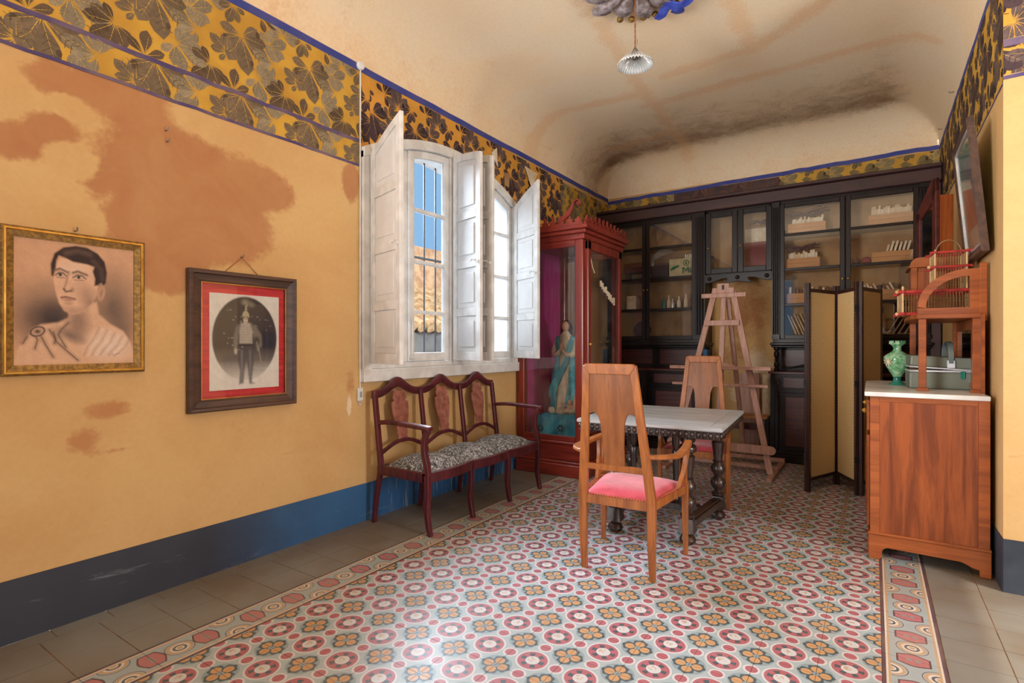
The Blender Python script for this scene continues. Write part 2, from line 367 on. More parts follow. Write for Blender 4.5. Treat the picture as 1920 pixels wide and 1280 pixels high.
def damask():
    n = NT('gold_damask'); v = n.co('Object', (1, 1, 1)); x, y, z = n.xyz(v); m = n.m
    f = m('ADD', m('SINE', m('MULTIPLY', m('ADD', z, m('MULTIPLY', x, 1.6)), 250.0)), m('SINE', m('MULTIPLY', m('SUBTRACT', z, m('MULTIPLY', x, 1.6)), 250.0)))
    k = n.r01(m('ADD', f, m('MULTIPLY', m('SUBTRACT', n.noise(v, 40, 3), .5), 2.0)), -.2, .7)
    c = n.mix(k, S(206, 174, 120), S(228, 204, 158)); return n.end(c, .6, 0, .3)
M['damask'] = damask()
M['sidewood'] = wood('sideboard_walnut', S(158, 82, 38), S(110, 52, 24), 'z', .33, 2.2, .5)
M['sidewoodx'] = wood('sideboard_walnut_rail', S(166, 90, 44), S(130, 66, 32), 'x', .33, 2.2, .5)
M['marble'] = mat('white_marble', S(226, 224, 222), S(204, 202, 202), 4, .25)
M['mirror'] = mat('mirror', S(170, 182, 196), S(150, 160, 174), 5, .04, 1.0)
M['greenglass'] = None
def green():
    n = NT('green_marbled_glass'); v = n.co('Object'); a = n.noise(v, 14, 4, .6, 1.5)
    c = n.ramp(a, (.34, S(60, 140, 90)), (.48, S(124, 196, 140)), (.6, S(196, 226, 196)))
    n.b.inputs['Transmission Weight'].default_value = .25; return n.end(c, .12, 0, .6, .4)
M['greenglass'] = green()
M['greendark'] = mat('dark_green_glass', S(30, 104, 92), S(40, 130, 110), 10, .12, spec=.6)
def plaid():
    n = NT('green_grey_check_vinyl'); x, y, z = n.xyz(n.co('Object')); m = n.m
    g = lambda s: m('GREATER_THAN', m('FRACT', m('ADD', m('MULTIPLY', s, 75.0), 50.0)), .72)
    k = m('MINIMUM', m('ADD', g(x), m('ADD', g(z), g(y))), 1.0)
    return n.end(n.mix(k, S(76, 82, 72), S(112, 118, 106)), .5, 0, .4)
M['plaid'] = plaid()
M['greyvinyl'] = mat('grey_vinyl', S(112, 124, 122), S(98, 110, 110), 10, .45)
M['alu'] = mat('aluminium_trim', S(214, 216, 218), S(190, 192, 196), 10, .3, .6)
M['red'] = mat('red_painted_stick', S(178, 48, 42), S(150, 36, 34), 14, .45)
M['cane'] = mat('pale_cane', S(208, 172, 122), S(184, 146, 98), 14, .55)
M['wire'] = mat('brass_wire', S(176, 142, 96), S(140, 110, 76), 10, .4, .6)
M['pine'] = wood('pine_box', S(200, 148, 100), S(176, 122, 80), 'x', .6, 3, .2)
M['tan'] = mat('tan_back_board', S(174, 136, 92), S(148, 112, 76), 3, .7)
M['card'] = mat('cream_card', S(232, 218, 192), S(208, 188, 158), 9, .7)
M['card2'] = mat('brownish_card', S(218, 194, 160), S(192, 164, 130), 9, .7)
M['dbook'] = mat('dark_book_cloth', S(92, 52, 50), S(60, 44, 52), 5, .7)
M['carton'] = mat('carton', S(190, 176, 134), S(176, 160, 118), 8, .75)
M['greenink'] = mat('green_ink', S(58, 110, 74), S(48, 92, 66), 9, .75)
M['dried'] = mat('dried_lavender', S(86, 66, 92), S(62, 48, 60), 30, .9)
M['maroonboard'] = mat('maroon_lining', S(138, 60, 72), S(118, 46, 60), 4, .7)
M['purplelining'] = mat('purple_silk_lining', S(190, 50, 130), S(160, 40, 108), 6, .6, stretch=(1, 6, .4))
M['teal'] = mat('teal_mantle', S(92, 172, 180), S(56, 128, 142), 9, .5)
M['robe'] = mat('cream_robe', S(222, 206, 178), S(190, 168, 140), 7, .5)
M['skin'] = mat('painted_flesh', S(224, 180, 150), S(206, 154, 124), 8, .45)
M['hair'] = mat('dark_hair', S(64, 42, 44), S(44, 30, 36), 20, .6)
M['tealcloth'] = mat('teal_satin', S(44, 150, 170), S(22, 104, 128), 6, .35)
M['iron'] = mat('black_iron', S(44, 44, 48), S(30, 30, 34), 12, .5, .3)
M['steel'] = mat('steel', S(150, 146, 138), S(110, 104, 96), 12, .4, .8)
M['plastic'] = mat('white_plastic', S(226, 226, 222), S(212, 212, 206), 10, .35)
M['bluesheet'] = mat('blue_ribbon_plaster', S(72, 92, 190), S(52, 66, 158), 10, .5)
M['greyplaster'] = mat('grey_gilt_plaster', S(170, 160, 164), S(120, 104, 96), 22, .55)
M['milkglass'] = mat('pleated_milk_glass', S(238, 240, 238), S(222, 226, 226), 10, .2, spec=.6)
n_ = M['milkglass'].node_tree.nodes['Principled BSDF']; n_.inputs['Transmission Weight'].default_value = .35
M['sage'] = mat('sage_green_mount', S(150, 182, 156), S(128, 160, 136), 8, .6)
M['rubble'] = mat('sunlit_rubble_wall', S(216, 180, 142), S(180, 138, 104), 6, .9, bump=.4)
M['rooftile'] = mat('clay_roof_tile', S(214, 186, 144), S(178, 142, 104), 9, .85)
M['greyshade'] = mat('yard_grey_and_wall_shade', S(118, 120, 124), S(96, 98, 104), 4, .9)  # yard ground grey; also carries the shadow on the yard wall
M['silk'] = mat('red_silk', S(204, 44, 48), S(176, 32, 40), 7, .4, stretch=(1, .6, 6))
M['cord'] = mat('brown_cord', S(150, 92, 56), S(120, 74, 44), 30, .8)
M['bluebook'] = mat('blue_book_cloth', S(40, 96, 140), S(30, 76, 116), 8, .6)
# ------------------------------------------------------------------ the room shell
XL, XR, YB, YP, YR, XF = -3.36, .61, 7.65, 4.09, -1.6, 4.0      # left wall, alcove right wall, back wall, pier face, rear wall, far right wall
P = .234; X0 = .03; YS = 3.213
# floor: bedding plus single tiles
fl = B().box(XL-.1, XF+.1, YR-.1, YB+.1, -.12, -.0025).build('floor', 'grout'); tag(fl, 'old patterned cement tile floor with slate margins', 'floor', kind='structure')
g = .0011
def tile_mesh(name, wx, wy, m, g=.0011):
    me = B().box(-wx/2+g, wx/2-g, -wy/2+g, wy/2-g, -.02, 0).build(name, m); d = me.data; bpy.data.objects.remove(me); return d
def tiles(name, me, xs, ys, jitter=.0006):
    for x in xs:
        for y in ys:
            o = bpy.data.objects.new(name, me); COL.objects.link(o); o.parent = fl; o.location = (x, y, random.uniform(-jitter, jitter*.3))
rows = [YS+k*P for k in range(-10, 17)]          # y centres, about .87 .. 6.96
fx = [X0-P*(.5+k) for k in range(11)]
tiles('field_tile', tile_mesh('field_tile', P, P, 'tile'), fx, rows)
bme = tile_mesh('border_tile', P, P, 'border'); XBL = X0-11*P-P/2; XBR = X0+P/2
rowsb = [YS+P/2+k*P for k in range(-11, 17)]
tiles('border_tile', bme, [XBL, XBR], rowsb)
sme = tile_mesh('slate_tile', P, P, 'slate', .0026); sl1 = XBL-P
cutw = (sl1-P*1.5)-XL
tiles('slate_tile', sme, [sl1, sl1-P], rowsb, .0012)
tiles('slate_tile', tile_mesh('slate_cut_tile', cutw, P, 'slate', .0026), [XL+cutw/2], [y+.07 for y in rowsb], .0012)
tiles('slate_tile', sme, [XBR+P*(1+k) for k in range(4)], [YS+P/2+.09+k*P for k in range(-6, 4)], .0012)
def filler(name, m, x0, x1, ys):
    b = B()
    nx = max(1, round((x1-x0)/P))
    for i in range(nx):
        for y in ys: b.box(x0+i*P+g, x0+(i+1)*P-g, y-P/2+g, y+P/2-g, -.02, 0)
    tag(b.build(name, m, fl, fix=False), kind='stuff')
back_rows = [YS+k*P for k in range(-20, -10)]; far_rows = [YS+17*P, YS+18*P]
filler('field_tiling', 'tile', X0-11*P, X0, back_rows+far_rows)
filler('border_tiling', 'border', X0, X0+P, [y+P/2 for y in back_rows[:-1]]+[y+P/2 for y in far_rows])
filler('border_tiling', 'border', X0-12*P, X0-11*P, [y+P/2 for y in back_rows[:-1]]+[y+P/2 for y in far_rows])
filler('slate_tiling', 'slate', X0-14*P, X0-12*P, [y+P/2 for y in back_rows[:-1]]+[y+P/2 for y in far_rows])
filler('slate_tiling', 'slate', X0+P, XR, [YS+P/2+.09+k*P for k in range(4, 17)])
filler('slate_tiling', 'slate', X0+P, XF, [YS+P/2+.09+k*P for k in range(-20, -6)])
filler('slate_tiling', 'slate', XBR+P*4.5, XF, [YS+P/2+.09+k*P for k in range(-6, 4)])

def blob(Y, Z, lst):
    v = np.zeros_like(Y)
    for (cy, cz, ry, rz, s_) in lst:
        d = np.sqrt(((Y-cy)/ry)**2+((Z-cz)/rz)**2); v += s_*np.clip(1.25-d*.8, 0, 1)
    return v
def wall_grid(name, mk, U, V, hole, chan, label, m='plaster'):
    UU, VV = np.meshgrid(U, V, indexing='ij'); nU, nV = UU.shape
    b = B(); b.v = [mk(u, v) for u, v in zip(UU.ravel(), VV.ravel())]
    for i in range(nU-1):
        for j in range(nV-1):
            if hole and hole((U[i]+U[i+1])/2, (V[j]+V[j+1])/2): continue
            b.f.append((i*nV+j, (i+1)*nV+j, (i+1)*nV+j+1, i*nV+j+1))
    o = b.build(name, m, fix=False, smooth=60)
    ch = [np.clip(c, -.5, 1.2) for c in chan(UU, VV)]
    paint(o, np.stack([ch[0].ravel(), ch[1].ravel(), ch[2].ravel(), np.ones(UU.size)], 1))
    return tag(o, label, 'wall', kind='structure')
# window opening in the left wall (segmental arch)
WY0, WY1, WZ0 = 2.94, 5.04, 1.20
def arch(y): return 3.20-.27*((y-3.99)/1.05)**2
zero = lambda U: np.zeros_like(U)
def left_stain(Y, Z):
    sd_ = lambda lst: np.max([1-np.sqrt(((Y-cy)/ry)**2+((Z-cz)/rz)**2) for cy, cz, ry, rz in lst], axis=0)
    pos = sd_([(.98, 2.71, .15, .10), (1.21, 2.73, .34, .13), (1.49, 2.68, .37, .2), (.83, 2.36, .16, .1), (.95, 2.46, .13, .08), (1.10, 2.22, .10, .07), (1.54, 2.35, .42, .36), (1.99, 2.44, .27, .14), (1.44, 2.05, .30, .18),
               (1.8, 2.13, .26, .22), (1.47, 1.82, .2, .12), (2.79, 2.66, .09, .17), (.3, 2.6, .3, .2)])
    hole_ = sd_([(1.02, 2.59, .09, .05), (1.04, 2.33, .12, .085), (.88, 2.12, .24, .15), (1.85, 2.75, .34, .14), (2.2, 2.72, .4, .16), (1.07, 2.02, .12, .13)])
    st = .5+np.clip(np.minimum(pos, -hole_*1.3), -.5, .45)*1.5-.12+blob(Y, Z, [(1.66, 1.6, .14, .3, .3), (1.88, .88, .2, .12, .62), (1.75, 1.95, .55, .6, .22), (2.1, 2.3, .4, .4, .2), (1.35, 2.0, .3, .5, .15), (2.8, 1.3, .1, .4, .4), (6.5, 2.6, .8, .5, .3), (2.2, 2.0, .3, .4, .2)])
    pe = blob(Y, Z, [(1.205, 1.055, .11, .045, 1.1), (1.09, .91, .075, .06, 1.), (1.22, .84, .09, .02, .9), (2.78, 1.1, .05, .1, .7)])
    wh = blob(Y, Z, [(2.77, .93, .035, .09, 1.), (3.3, .7, .3, .2, .3)])
    return st, pe, wh
wl = wall_grid('wall_left', lambda u, v: (XL, u, v), np.linspace(YR, YB, 232), np.linspace(0, 3.62, 92),
               lambda y, z: WY0 < y < WY1 and WZ0-.02 < z < arch(y), left_stain, 'ochre plaster wall with rust stains around the arched window')
wall_grid('wall_back', lambda u, v: (u, YB, v), np.linspace(XL, XR, 60), np.linspace(0, 3.62, 50), None,
          lambda X, Z: (blob(X, Z, [(-1.4, 1.9, .3, .5, .7), (-1.6, 1.2, .3, .2, .5)]), zero(X), blob(X, Z, [(-1.25, 1.1, .2, .3, .8), (-1.45, .75, .2, .2, .7)])), 'ochre plaster back wall above and between the bookcases')
wall_grid('wall_right', lambda u, v: (XR, u, v), np.linspace(YP, YB, 60), np.linspace(0, 3.62, 50), None, lambda Y, Z: (zero(Y), zero(Y), zero(Y)), 'yellow plaster side wall of the alcove')
wall_grid('wall_pier', lambda u, v: (u, YP, v), np.linspace(XR, XF, 50), np.linspace(0, 4.05, 60), None, lambda X, Z: (zero(X), zero(X), zero(X)), 'yellow plaster pier beside the sideboard')
wall_grid('wall_rear', lambda u, v: (u, YR, v), np.linspace(XL, XF, 60), np.linspace(0, 4.06, 50), lambda x, z: (-3.25 < x < -1.75 or 1.6 < x < 3.8) and z < 3.15, lambda X, Z: (zero(X), zero(X), zero(X)), 'plaster wall behind the viewpoint with two doorways added for fill light')
wall_grid('wall_far_right', lambda u, v: (XF, u, v), np.linspace(YR, YP, 60), np.linspace(0, 4.06, 50), lambda y, z: 1.25 < y < 2.85 and .85 < z < 3.15, lambda X, Z: (zero(X), zero(X), zero(X)), 'plaster wall with a tall side window')
# ceiling with plaster cove
R = .5; HC = .45
def cove(d): return np.where(d < R, HC*np.sqrt(np.clip(1-(1-np.clip(d, 0, R)/R)**2, 0, 1)), HC)
ca = R*(1-np.cos(np.linspace(0, PI/2, 10)))
def seg(pt, a, b):
    a, b = np.array(a), np.array(b); d = b-a; t = np.clip(((pt[0]-a[0])*d[0]+(pt[1]-a[1])*d[1])/(d@d), 0, 1)
    return np.hypot(pt[0]-a[0]-t*d[0], pt[1]-a[1]-t*d[1])
LINES = [((-3.4, 5.4), (-2.0, 5.53)), ((-2.13, 5.84), (.4, 5.73)), ((-1.84, 3.6), (-2.02, 5.6)), ((-2.02, 5.6), (-2.1, 7.4)), ((-.93, 4.0), (-.9, 5.25)), ((-1.7, 5.28), (-.88, 5.23)), ((-.88, 5.23), (-.2, 4.75)), ((-2.9, 6.9), (-2.1, 6.7))]
def ceil_chan(X, Y):
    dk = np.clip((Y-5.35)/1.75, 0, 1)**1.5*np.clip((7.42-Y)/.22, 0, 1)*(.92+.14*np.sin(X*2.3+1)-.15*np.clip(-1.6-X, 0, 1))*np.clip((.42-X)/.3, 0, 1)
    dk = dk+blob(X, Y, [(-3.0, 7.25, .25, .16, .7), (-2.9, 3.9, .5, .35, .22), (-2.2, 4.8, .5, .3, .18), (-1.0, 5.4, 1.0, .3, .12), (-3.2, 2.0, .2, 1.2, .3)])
    d = np.min([seg((X, Y), a, b) for a, b in LINES], axis=0)
    cv = np.clip(1-np.minimum(X-XL, YB-Y)/.42, 0, 1)
    return dk, np.clip(1.0-d/.17, 0, 1)*.95+cv*.45, zero(X)
def ceiling(name, xs, ys, right):
    XX, YY = np.meshgrid(xs, ys, indexing='ij'); dl = cove(XX-XL)
    if right: h = np.minimum(np.minimum(dl, cove(YB-YY)), cove(XR-XX))
    else: h = dl
    b = B(); Pn = np.stack([XX, YY, 3.6+h], 2); b.grid(Pn); b.f = [f[::-1] for f in b.f]
    o = b.build(name, 'ceiling', fix=False, smooth=70); c = ceil_chan(XX, YY)
    paint(o, np.stack([c[0].ravel(), c[1].ravel(), c[2].ravel(), np.ones(XX.size)], 1)); tag(o, 'stained coved plaster ceiling with pale orange damp lines', 'ceiling', kind='structure')
xa = np.concatenate([XL+ca, np.linspace(XL+R, XR-R, 60)[1:-1], XR-ca[::-1]])
ceiling('ceiling', xa, np.concatenate([np.linspace(YP, YB-R, 55)[:-1], YB-ca[::-1]]), True)
ceiling('ceiling', np.concatenate([XL+ca, np.linspace(XL+R, XF, 60)[1:]]), np.linspace(YR, YP, 70), False)
b = B(); pr = [(XR-x, 3.6+float(cove(np.array(x)))) for x in ca]; b.prism([(XR, 4.06)]+pr, 'y', YP-.001, YP+.001); tag(b.build('trim_1', 'ceiling'), kind='structure')
# painted dado bands
tag(B().box(XL, XL+.006, YR, YB, 0, .296).build('baseboard_left', 'basepaint'), 'navy painted band along the left wall, brighter blue where window light is painted in', 'baseboard', kind='structure')
M['darkdado'] = mat('dark_dado_paint', S(64, 72, 80), S(48, 54, 66), 3, .55, kind='World')
b = B().box(XR-.001, XF, YP-.006, YP+.2, 0, .30); tag(b.build('baseboard_pier', 'darkdado'), 'dark slate-blue painted band on the pier', 'baseboard', kind='structure')
tag(B().box(XR-.006, XR, YP, YB, 0, .30).build('baseboard_right', 'darkdado'), 'dark painted band along the alcove side wall', 'baseboard', kind='structure')
# wallpaper frieze: yellow paper, printed chestnut leaves, painted stripes
def leaflet(L, Wd, bend=0.0, n=6):
    up, dn = [], []
    for i in range(n+1):
        t = i/n; w_ = Wd*(math.sin(PI*t**1.5)**.8 if 0 < t < 1 else 0); yb = bend*math.sin(t*PI/2)
        up.append((t*L, yb+w_)); dn.append((t*L, yb-w_))
    return up+dn[-2:0:-1]
def motif(seed, pal):
    r = random.Random(seed); out = []
    def cluster(cx, cy, size, a0, spread, k, col, vein):
        for i in range(k):
            a = a0+spread*(i/(k-1)-.5) if k > 1 else a0
            L = size*(1-.45*abs(i/(k-1)-.5)*2) if k > 1 else size
            pts = leaflet(L, L*.25, r.uniform(-.03, .03)*L/.2)
            ca_, sa = math.cos(a), math.sin(a); o_ = .012
            f = lambda p: (cx+(p[0]+o_)*ca_-p[1]*sa, cy+(p[0]+o_)*sa+p[1]*ca_)
            sh = r.uniform(.82, 1.18); c = tuple(x*sh for x in col)
            out.append(([f(p) for p in pts], c, 0))
            out.append(([f((L*.05, .0016)), f((L*.8, .0005)), f((L*.8, -.0005)), f((L*.05, -.0016))], vein, 1))
            for sgn in (1, -1):
                for q in (.25, .4, .55, .7):
                    w_ = L*.25*math.sin(PI*q**1.5)*.75; out.append(([f((L*q, 0)), f((L*(q+.1), sgn*w_)), f((L*(q+.115), sgn*w_)), f((L*(q+.018), 0))], tuple(x*.55 for x in c), 1))
    for (x_, y_, sz, a0, sp, k, ci) in ((.02, .30, .15, 2.9, 3.4, 5, 2), (.47, .40, .15, .5, 3.2, 5, 2), (.10, .13, .16, -2.4, 3.6, 7, 1), (.40, .16, .17, -.5, 3.8, 7, 2), (.24, .02, .13, 1.4, 4.0, 5, 1), (.08, .52, .17, 1.6, 3.8, 7, 2), (.42, .58, .16, .6, 3.6, 5, 1), (.24, .56, .12, -1.9, 3.0, 5, 0), (.20, .24, .12, 2.4, 3.2, 5, 0), (.29, .39, .23, -1.3, 4.0, 7, 0)):
        cluster(x_, y_, sz, a0, sp, k, pal[ci], pal[3])
    for (x, y, rr) in ((.19, .33, .022), (.06, .08, .018), (.36, .24, .016), (.4, .44, .02), (.14, .56, .018)):
        out.append(([(x+rr*math.cos(t)*.8, y+rr*math.sin(t)*1.2) for t in np.linspace(0, 2*PI, 9)[:-1]], tuple(v*.8 for v in pal[1]), 0))
    return out
def clip_poly(pts, lo, hi, ax):
    for lim, sg in ((lo, 1), (hi, -1)):
        o = []
        for i in range(len(pts)):
            a, b_ = pts[i-1], pts[i]; da, db = sg*(a[ax]-lim), sg*(b_[ax]-lim)
            if (da >= 0) != (db >= 0):
                t = da/(da-db); o.append((a[0]+(b_[0]-a[0])*t, a[1]+(b_[1]-a[1])*t))
            if db >= 0: o.append(b_)
        pts = o
        if len(pts) < 3: return None
    return pts
PAL_F = [sl((118, 100, 78)), sl((96, 78, 60)), sl((142, 128, 104)), sl((206, 166, 76))]
PAL_D = [sl((70, 54, 56)), sl((52, 40, 46)), sl((92, 76, 72)), sl((206, 158, 78))]
PAL_G = [sl((120, 104, 70)), sl((84, 66, 44)), sl((140, 126, 92)), sl((196, 158, 64))]
def frieze(name, mk, u0, u1, z0, z1, pal, ground, label, seed=1, phase=0, zref=None, hole=None, par=None):
    W_, H_ = .5, .62; d0 = .002
    paper = B().q([mk(u0, z0, d0), mk(u1, z0, d0), mk(u1, z1, d0), mk(u0, z1, d0)], [(0, 1, 2, 3)]).build('wallpaper_border', ground)
    paper.data.materials[0] = M[ground]; tag(paper, label, 'wallpaper', kind='structure')
    zr = z0 if zref is None else zref
    mt = motif(seed, pal); b = B(); cols = []; lay = 0
    for k in range(math.floor((u0-phase)/W_)-1, math.ceil((u1-phase)/W_)+1):
        for pts, c, lv in mt:
            lay += 1
            q = [(phase+k*W_+p[0], zr+p[1]) for p in pts]; q = clip_poly(q, u0, u1, 0)
            if q: q = clip_poly(q, z0, z1, 1)
            if not q: continue
            dd = d0+.0004+(.0000035*(lay % 400))+(.0004 if lv else 0)
            if hole and all(hole(*p) for p in q): continue
            b.q([mk(p[0], p[1], dd) for p in q], [tuple(range(len(q)))]); cols += [(*c, 1)]*len(q)
    o = b.build('leaf_print', 'print', paper, fix=False); paint(o, cols); tag(o, kind='stuff'); return paper
lw = lambda u, z, d: (XL+d, u, z)
frieze('f', lw, YR, 2.86, 3.0, 3.55, PAL_F, 'paperY', 'faded yellow chestnut-leaf wallpaper border on the left wall', 3, .12, 2.98)
frieze('f', lw, YR, 2.86, 2.81, 2.985, PAL_F, 'paperY', 'narrow lower strip of the faded leaf wallpaper border', 3, .12, 2.60)
def in_win(y, z): return WY0-.06 < y < WY1+.06 and z < arch(y)
frieze('f', lw, 2.87, 2.97, 2.80, 3.54, PAL_D, 'paperO', 'orange leaf wallpaper strip left of the window arch', 5, .2)
NSEG = 12
for k in range(NSEG):                                # paper follows the arch of the casing
    ya, yb_ = 2.97+(5.04-2.97)*k/NSEG, 2.97+(5.04-2.97)*(k+1)/NSEG
    frieze('f', lw, ya, yb_, min(arch(ya), arch(yb_))+.03, 3.54, PAL_D, 'paperO', 'orange and dark brown leaf wallpaper over the window arch', 5, .2, 2.88)
frieze('f', lw, 5.04, 6.2, 2.6, 3.53, PAL_D, 'paperO', 'dark leaf wallpaper between the window and the display cabinet', 5, .2, 2.88)
frieze('f', lw, 6.2, YB, 2.6, 3.5, PAL_G, 'paperY', 'olive leaf wallpaper in the dim far end of the left wall', 5, .2, 2.88)
bk = lambda u, z, d: (u, YB-d, z)
frieze('f', bk, XL, -2.35, 3.25, 3.53, PAL_G, 'paperY', 'olive leaf wallpaper strip over the left end of the bookcases', 3, .1, 3.1)
frieze('f', bk, -1.0, XR, 3.25, 3.56, PAL_G, 'paperY', 'gold leaf wallpaper strip over the right end of the bookcases', 3, .1, 3.05)
frieze('f', bk, -2.35, -1.0, 3.25, 3.54, [sl((92, 66, 62)), sl((80, 56, 56)), sl((96, 70, 62)), sl((150, 110, 60))], 'cornice', 'brown overpainted wallpaper strip above the middle of the bookcases', 3, .1, 3.05)
rw = lambda u, z, d: (XR-d, u, z)
frieze('f', rw, YP, YB, 2.87, 3.56, PAL_D, 'paperY', 'leaf wallpaper border along the right alcove wall', 4, .3, 2.9)
pw = lambda u, z, d: (u, YP-d, z)
frieze('f', pw, XR, XF, 2.92, 3.08, PAL_D, 'paperO', 'lower leaf wallpaper strip on the pier', 5, .25, 2.7); frieze('f', pw, XR, XF, 3.12, 3.6, PAL_D, 'paperO', 'upper leaf wallpaper strip on the pier', 5, .25, 3.05)
def stripe(name, mk, pts, h, m, label, d=.004):
    b = B()
    for (u0, z0), (u1, z1) in zip(pts, pts[1:]): b.hexa([mk(u0, z0, 0), mk(u1, z1, 0), mk(u1, z1, d), mk(u0, z0, d), mk(u0, z0+h, 0), mk(u1, z1+h, 0), mk(u1, z1+h, d), mk(u0, z0+h, d)])
    tag(b.build(name, m), label, 'trim', kind='structure')
def wob(u0, u1, z, n=40, a=.006): return [(u0+(u1-u0)*i/n, z+random.uniform(-a, a)) for i in range(n+1)]
stripe('trim_2', lw, wob(YR, YB, 3.545), .055, 'bluestripe', 'blue painted stripe under the ceiling on the left wall')
stripe('trim_3', lw, wob(YR, 2.86, 2.98), .026, 'purplestripe', 'purple painted stripe through the left wallpaper border')
stripe('trim_4', lw, wob(YR, 2.86, 2.795, a=.003), .018, 'purplestripe', 'purple painted line under the left wallpaper border')
stripe('trim_5', bk, [(x, z+.06*(x-XL)/4) for x, z in wob(XL, XR, 3.515)], .05, 'bluestripe', 'blue painted stripe above the bookcases')
stripe('trim_6', rw, wob(YP, YB, 3.555), .045, 'bluestripe', 'blue painted stripe above the right alcove wall')
stripe('trim_7', rw, wob(YP, YB, 2.865, a=.003), .012, 'purplestripe', 'thin purple line under the right wallpaper border')
stripe('trim_8', pw, wob(XR, XF, 3.08), .04, 'purplestripe', 'purple stripe across the pier wallpaper'); stripe('trim_9', pw, wob(XR, XF, 2.895, a=.002), .02, 'purplestripe', 'purple line under the pier wallpaper')
# torn flaps of wallpaper near the window
for i, pts in enumerate([[(4.62, 3.42), (4.72, 3.50), (4.74, 3.30)], [(5.28, 3.46), (5.56, 3.44), (5.38, 3.22)], [(4.86, 3.27), (4.97, 3.29), (4.95, 3.13), (4.87, 3.14)]]):
    b = B(); n_ = len(pts); b.prism(pts, 'x', XL+.006, XL+.010)
    for k in range(len(b.v)):
        if k % n_ == n_-1: b.v[k] = (b.v[k][0]+.03*(i == 1), *b.v[k][1:])
    tag(b.build('torn_paper_flap', 'card' if i < 2 else 'tan'), ['small torn paper scrap beside the window arch', 'large curling torn wallpaper flap above the display cabinet', 'tan bare patch of torn paper right of the arch'][i], 'torn paper')
# ------------------------------------------------------------------ arched window with shutters
win = tag(thing('window_1', 'white arched window with four inward shutters', 'window', (XL, 3.99, 1.13), world=True), kind='structure')
ys = np.linspace(WY0-.06, WY1+.06, 25)
b = B(); b.box(XL-.02, XL+.035, WY0-.06, WY0+.03, 1.13, arch(WY0)-.005); b.box(XL-.02, XL+.035, WY1-.03, WY1+.06, 1.13, arch(WY1)-.005)
for a, c in zip(ys, ys[1:]):
    ao, co = arch(a)+.055, arch(c)+.055; ai, ci = ao-.085, co-.085
    b.hexa([(XL-.02, a, ai), (XL+.04, a, ai), (XL+.04, c, ci), (XL-.02, c, ci), (XL-.02, a, ao), (XL+.04, a, ao), (XL+.04, c, co), (XL-.02, c, co)])
b.build('window_casing', 'white', win, bevel=.004)
B().box(XL-.02, XL+.055, WY0-.07, WY1+.07, 1.10, 1.20).box(XL-.02, XL+.02, WY0-.02, WY1+.02, 1.20, 1.245).build('window_sill', 'white', win, bevel=.006)
b = B(); th = .42                                        # masonry reveal
b.box(XL-th, XL-.02, WY0-.25, WY0, 1.0, 3.4); b.box(XL-th, XL-.02, WY1, WY1+.25, 1.0, 3.4); b.box(XL-th, XL-.02, WY0-.25, WY1+.25, .9, WZ0)
for a, c in zip(ys, ys[1:]): b.hexa([(XL-th, a, arch(a)), (XL-.02, a, arch(a)), (XL-.02, c, arch(c)), (XL-th, c, arch(c)), (XL-th, a, 3.7), (XL-.02, a, 3.7), (XL-.02, c, 3.7), (XL-th, c, 3.7)])
b.build('window_reveal', 'white', win)
B().box(XL-.05, XL+.026, 3.945, 4.035, 1.2, 3.19).build('mullion', 'white', win, bevel=.005)
def leaf(y0, y1, z0, top, x0, x1, rails, st, name, sub, m, msub, par, inset, extra=0):
    """a leaf in the wall plane: stiles, rails, and one sub-piece per opening"""
    b = B(); xm = (x0+x1)/2; hx = lambda a, c, za, zb, ta, tb: b.hexa([(x0, a, za), (x1, a, za), (x1, c, zb), (x0, c, zb), (x0, a, ta), (x1, a, ta), (x1, c, tb), (x0, c, tb)])
    hx(y0, y0+st, z0, z0, top(y0), top(y0+st)); hx(y1-st, y1, z0, z0, top(y1-st), top(y1))
    lv = [z0]+rails+[None]
    hx(y0+st, y1-st, z0, z0, z0+st*1.2, z0+st*1.2)
    for r in rails: hx(y0+st, y1-st, r-extra/2, r-extra/2, r+extra/2, r+extra/2)
    yy = np.linspace(y0+st, y1-st, 5)
    for a, c in zip(yy, yy[1:]): hx(a, c, top(a)-st, top(c)-st, top(a), top(c))
    o = b.build(name, m, par, bevel=.003)
    zs = [z0+st*1.2]+rails
    for i in range(len(zs)):
        za = zs[i]+(extra/2 if i else 0); b2 = B(); top_open = i == len(zs)-1
        if not top_open:
            zb = zs[i+1]-extra/2; pts = [(y0+st, za), (y1-st, za), (y1-st, zb), (y0+st, zb)]
        else: pts = [(y0+st, za), (y1-st, za)]+[(y, top(y)-st) for y in yy[::-1]]
        cy = (y0+y1)/2
        if inset:
            b2.prism(pts, 'x', xm-.006, xm+.006)                     # sunk field
            cz = sum(p[1] for p in pts)/len(pts); sh = [(cy+(p[0]-cy)*.78, cz+(p[1]-cz)*(1-.045/max(.05, abs(p[1]-cz)))) for p in pts]
            b2.prism(sh, 'x', xm-.013, xm+.013)                      # raised field
            b2.build(sub, msub, o, bevel=.004)
        else: b2.prism(pts, 'x', xm-.002, xm+.002).build(sub, msub, o)
    return o
RS = [1.685, 2.13, 2.59]
for i, (a, c) in enumerate([(2.96, 3.41), (3.41, 3.945), (4.035, 4.53), (4.53, 5.02)]):
    s_ = leaf(a+.003, c-.003, 1.25, lambda y: arch(y)-.035, XL-.04, XL+.005, RS, .062, 'sash', 'pane', 'white', 'glass' if i < 2 else 'frost', win, False, .03)
for y in (3.41,): B().box(XL+.004, XL+.03, y-.028, y+.028, 1.25, arch(y)-.04).build('sash_stop', 'white', win, bevel=.006)
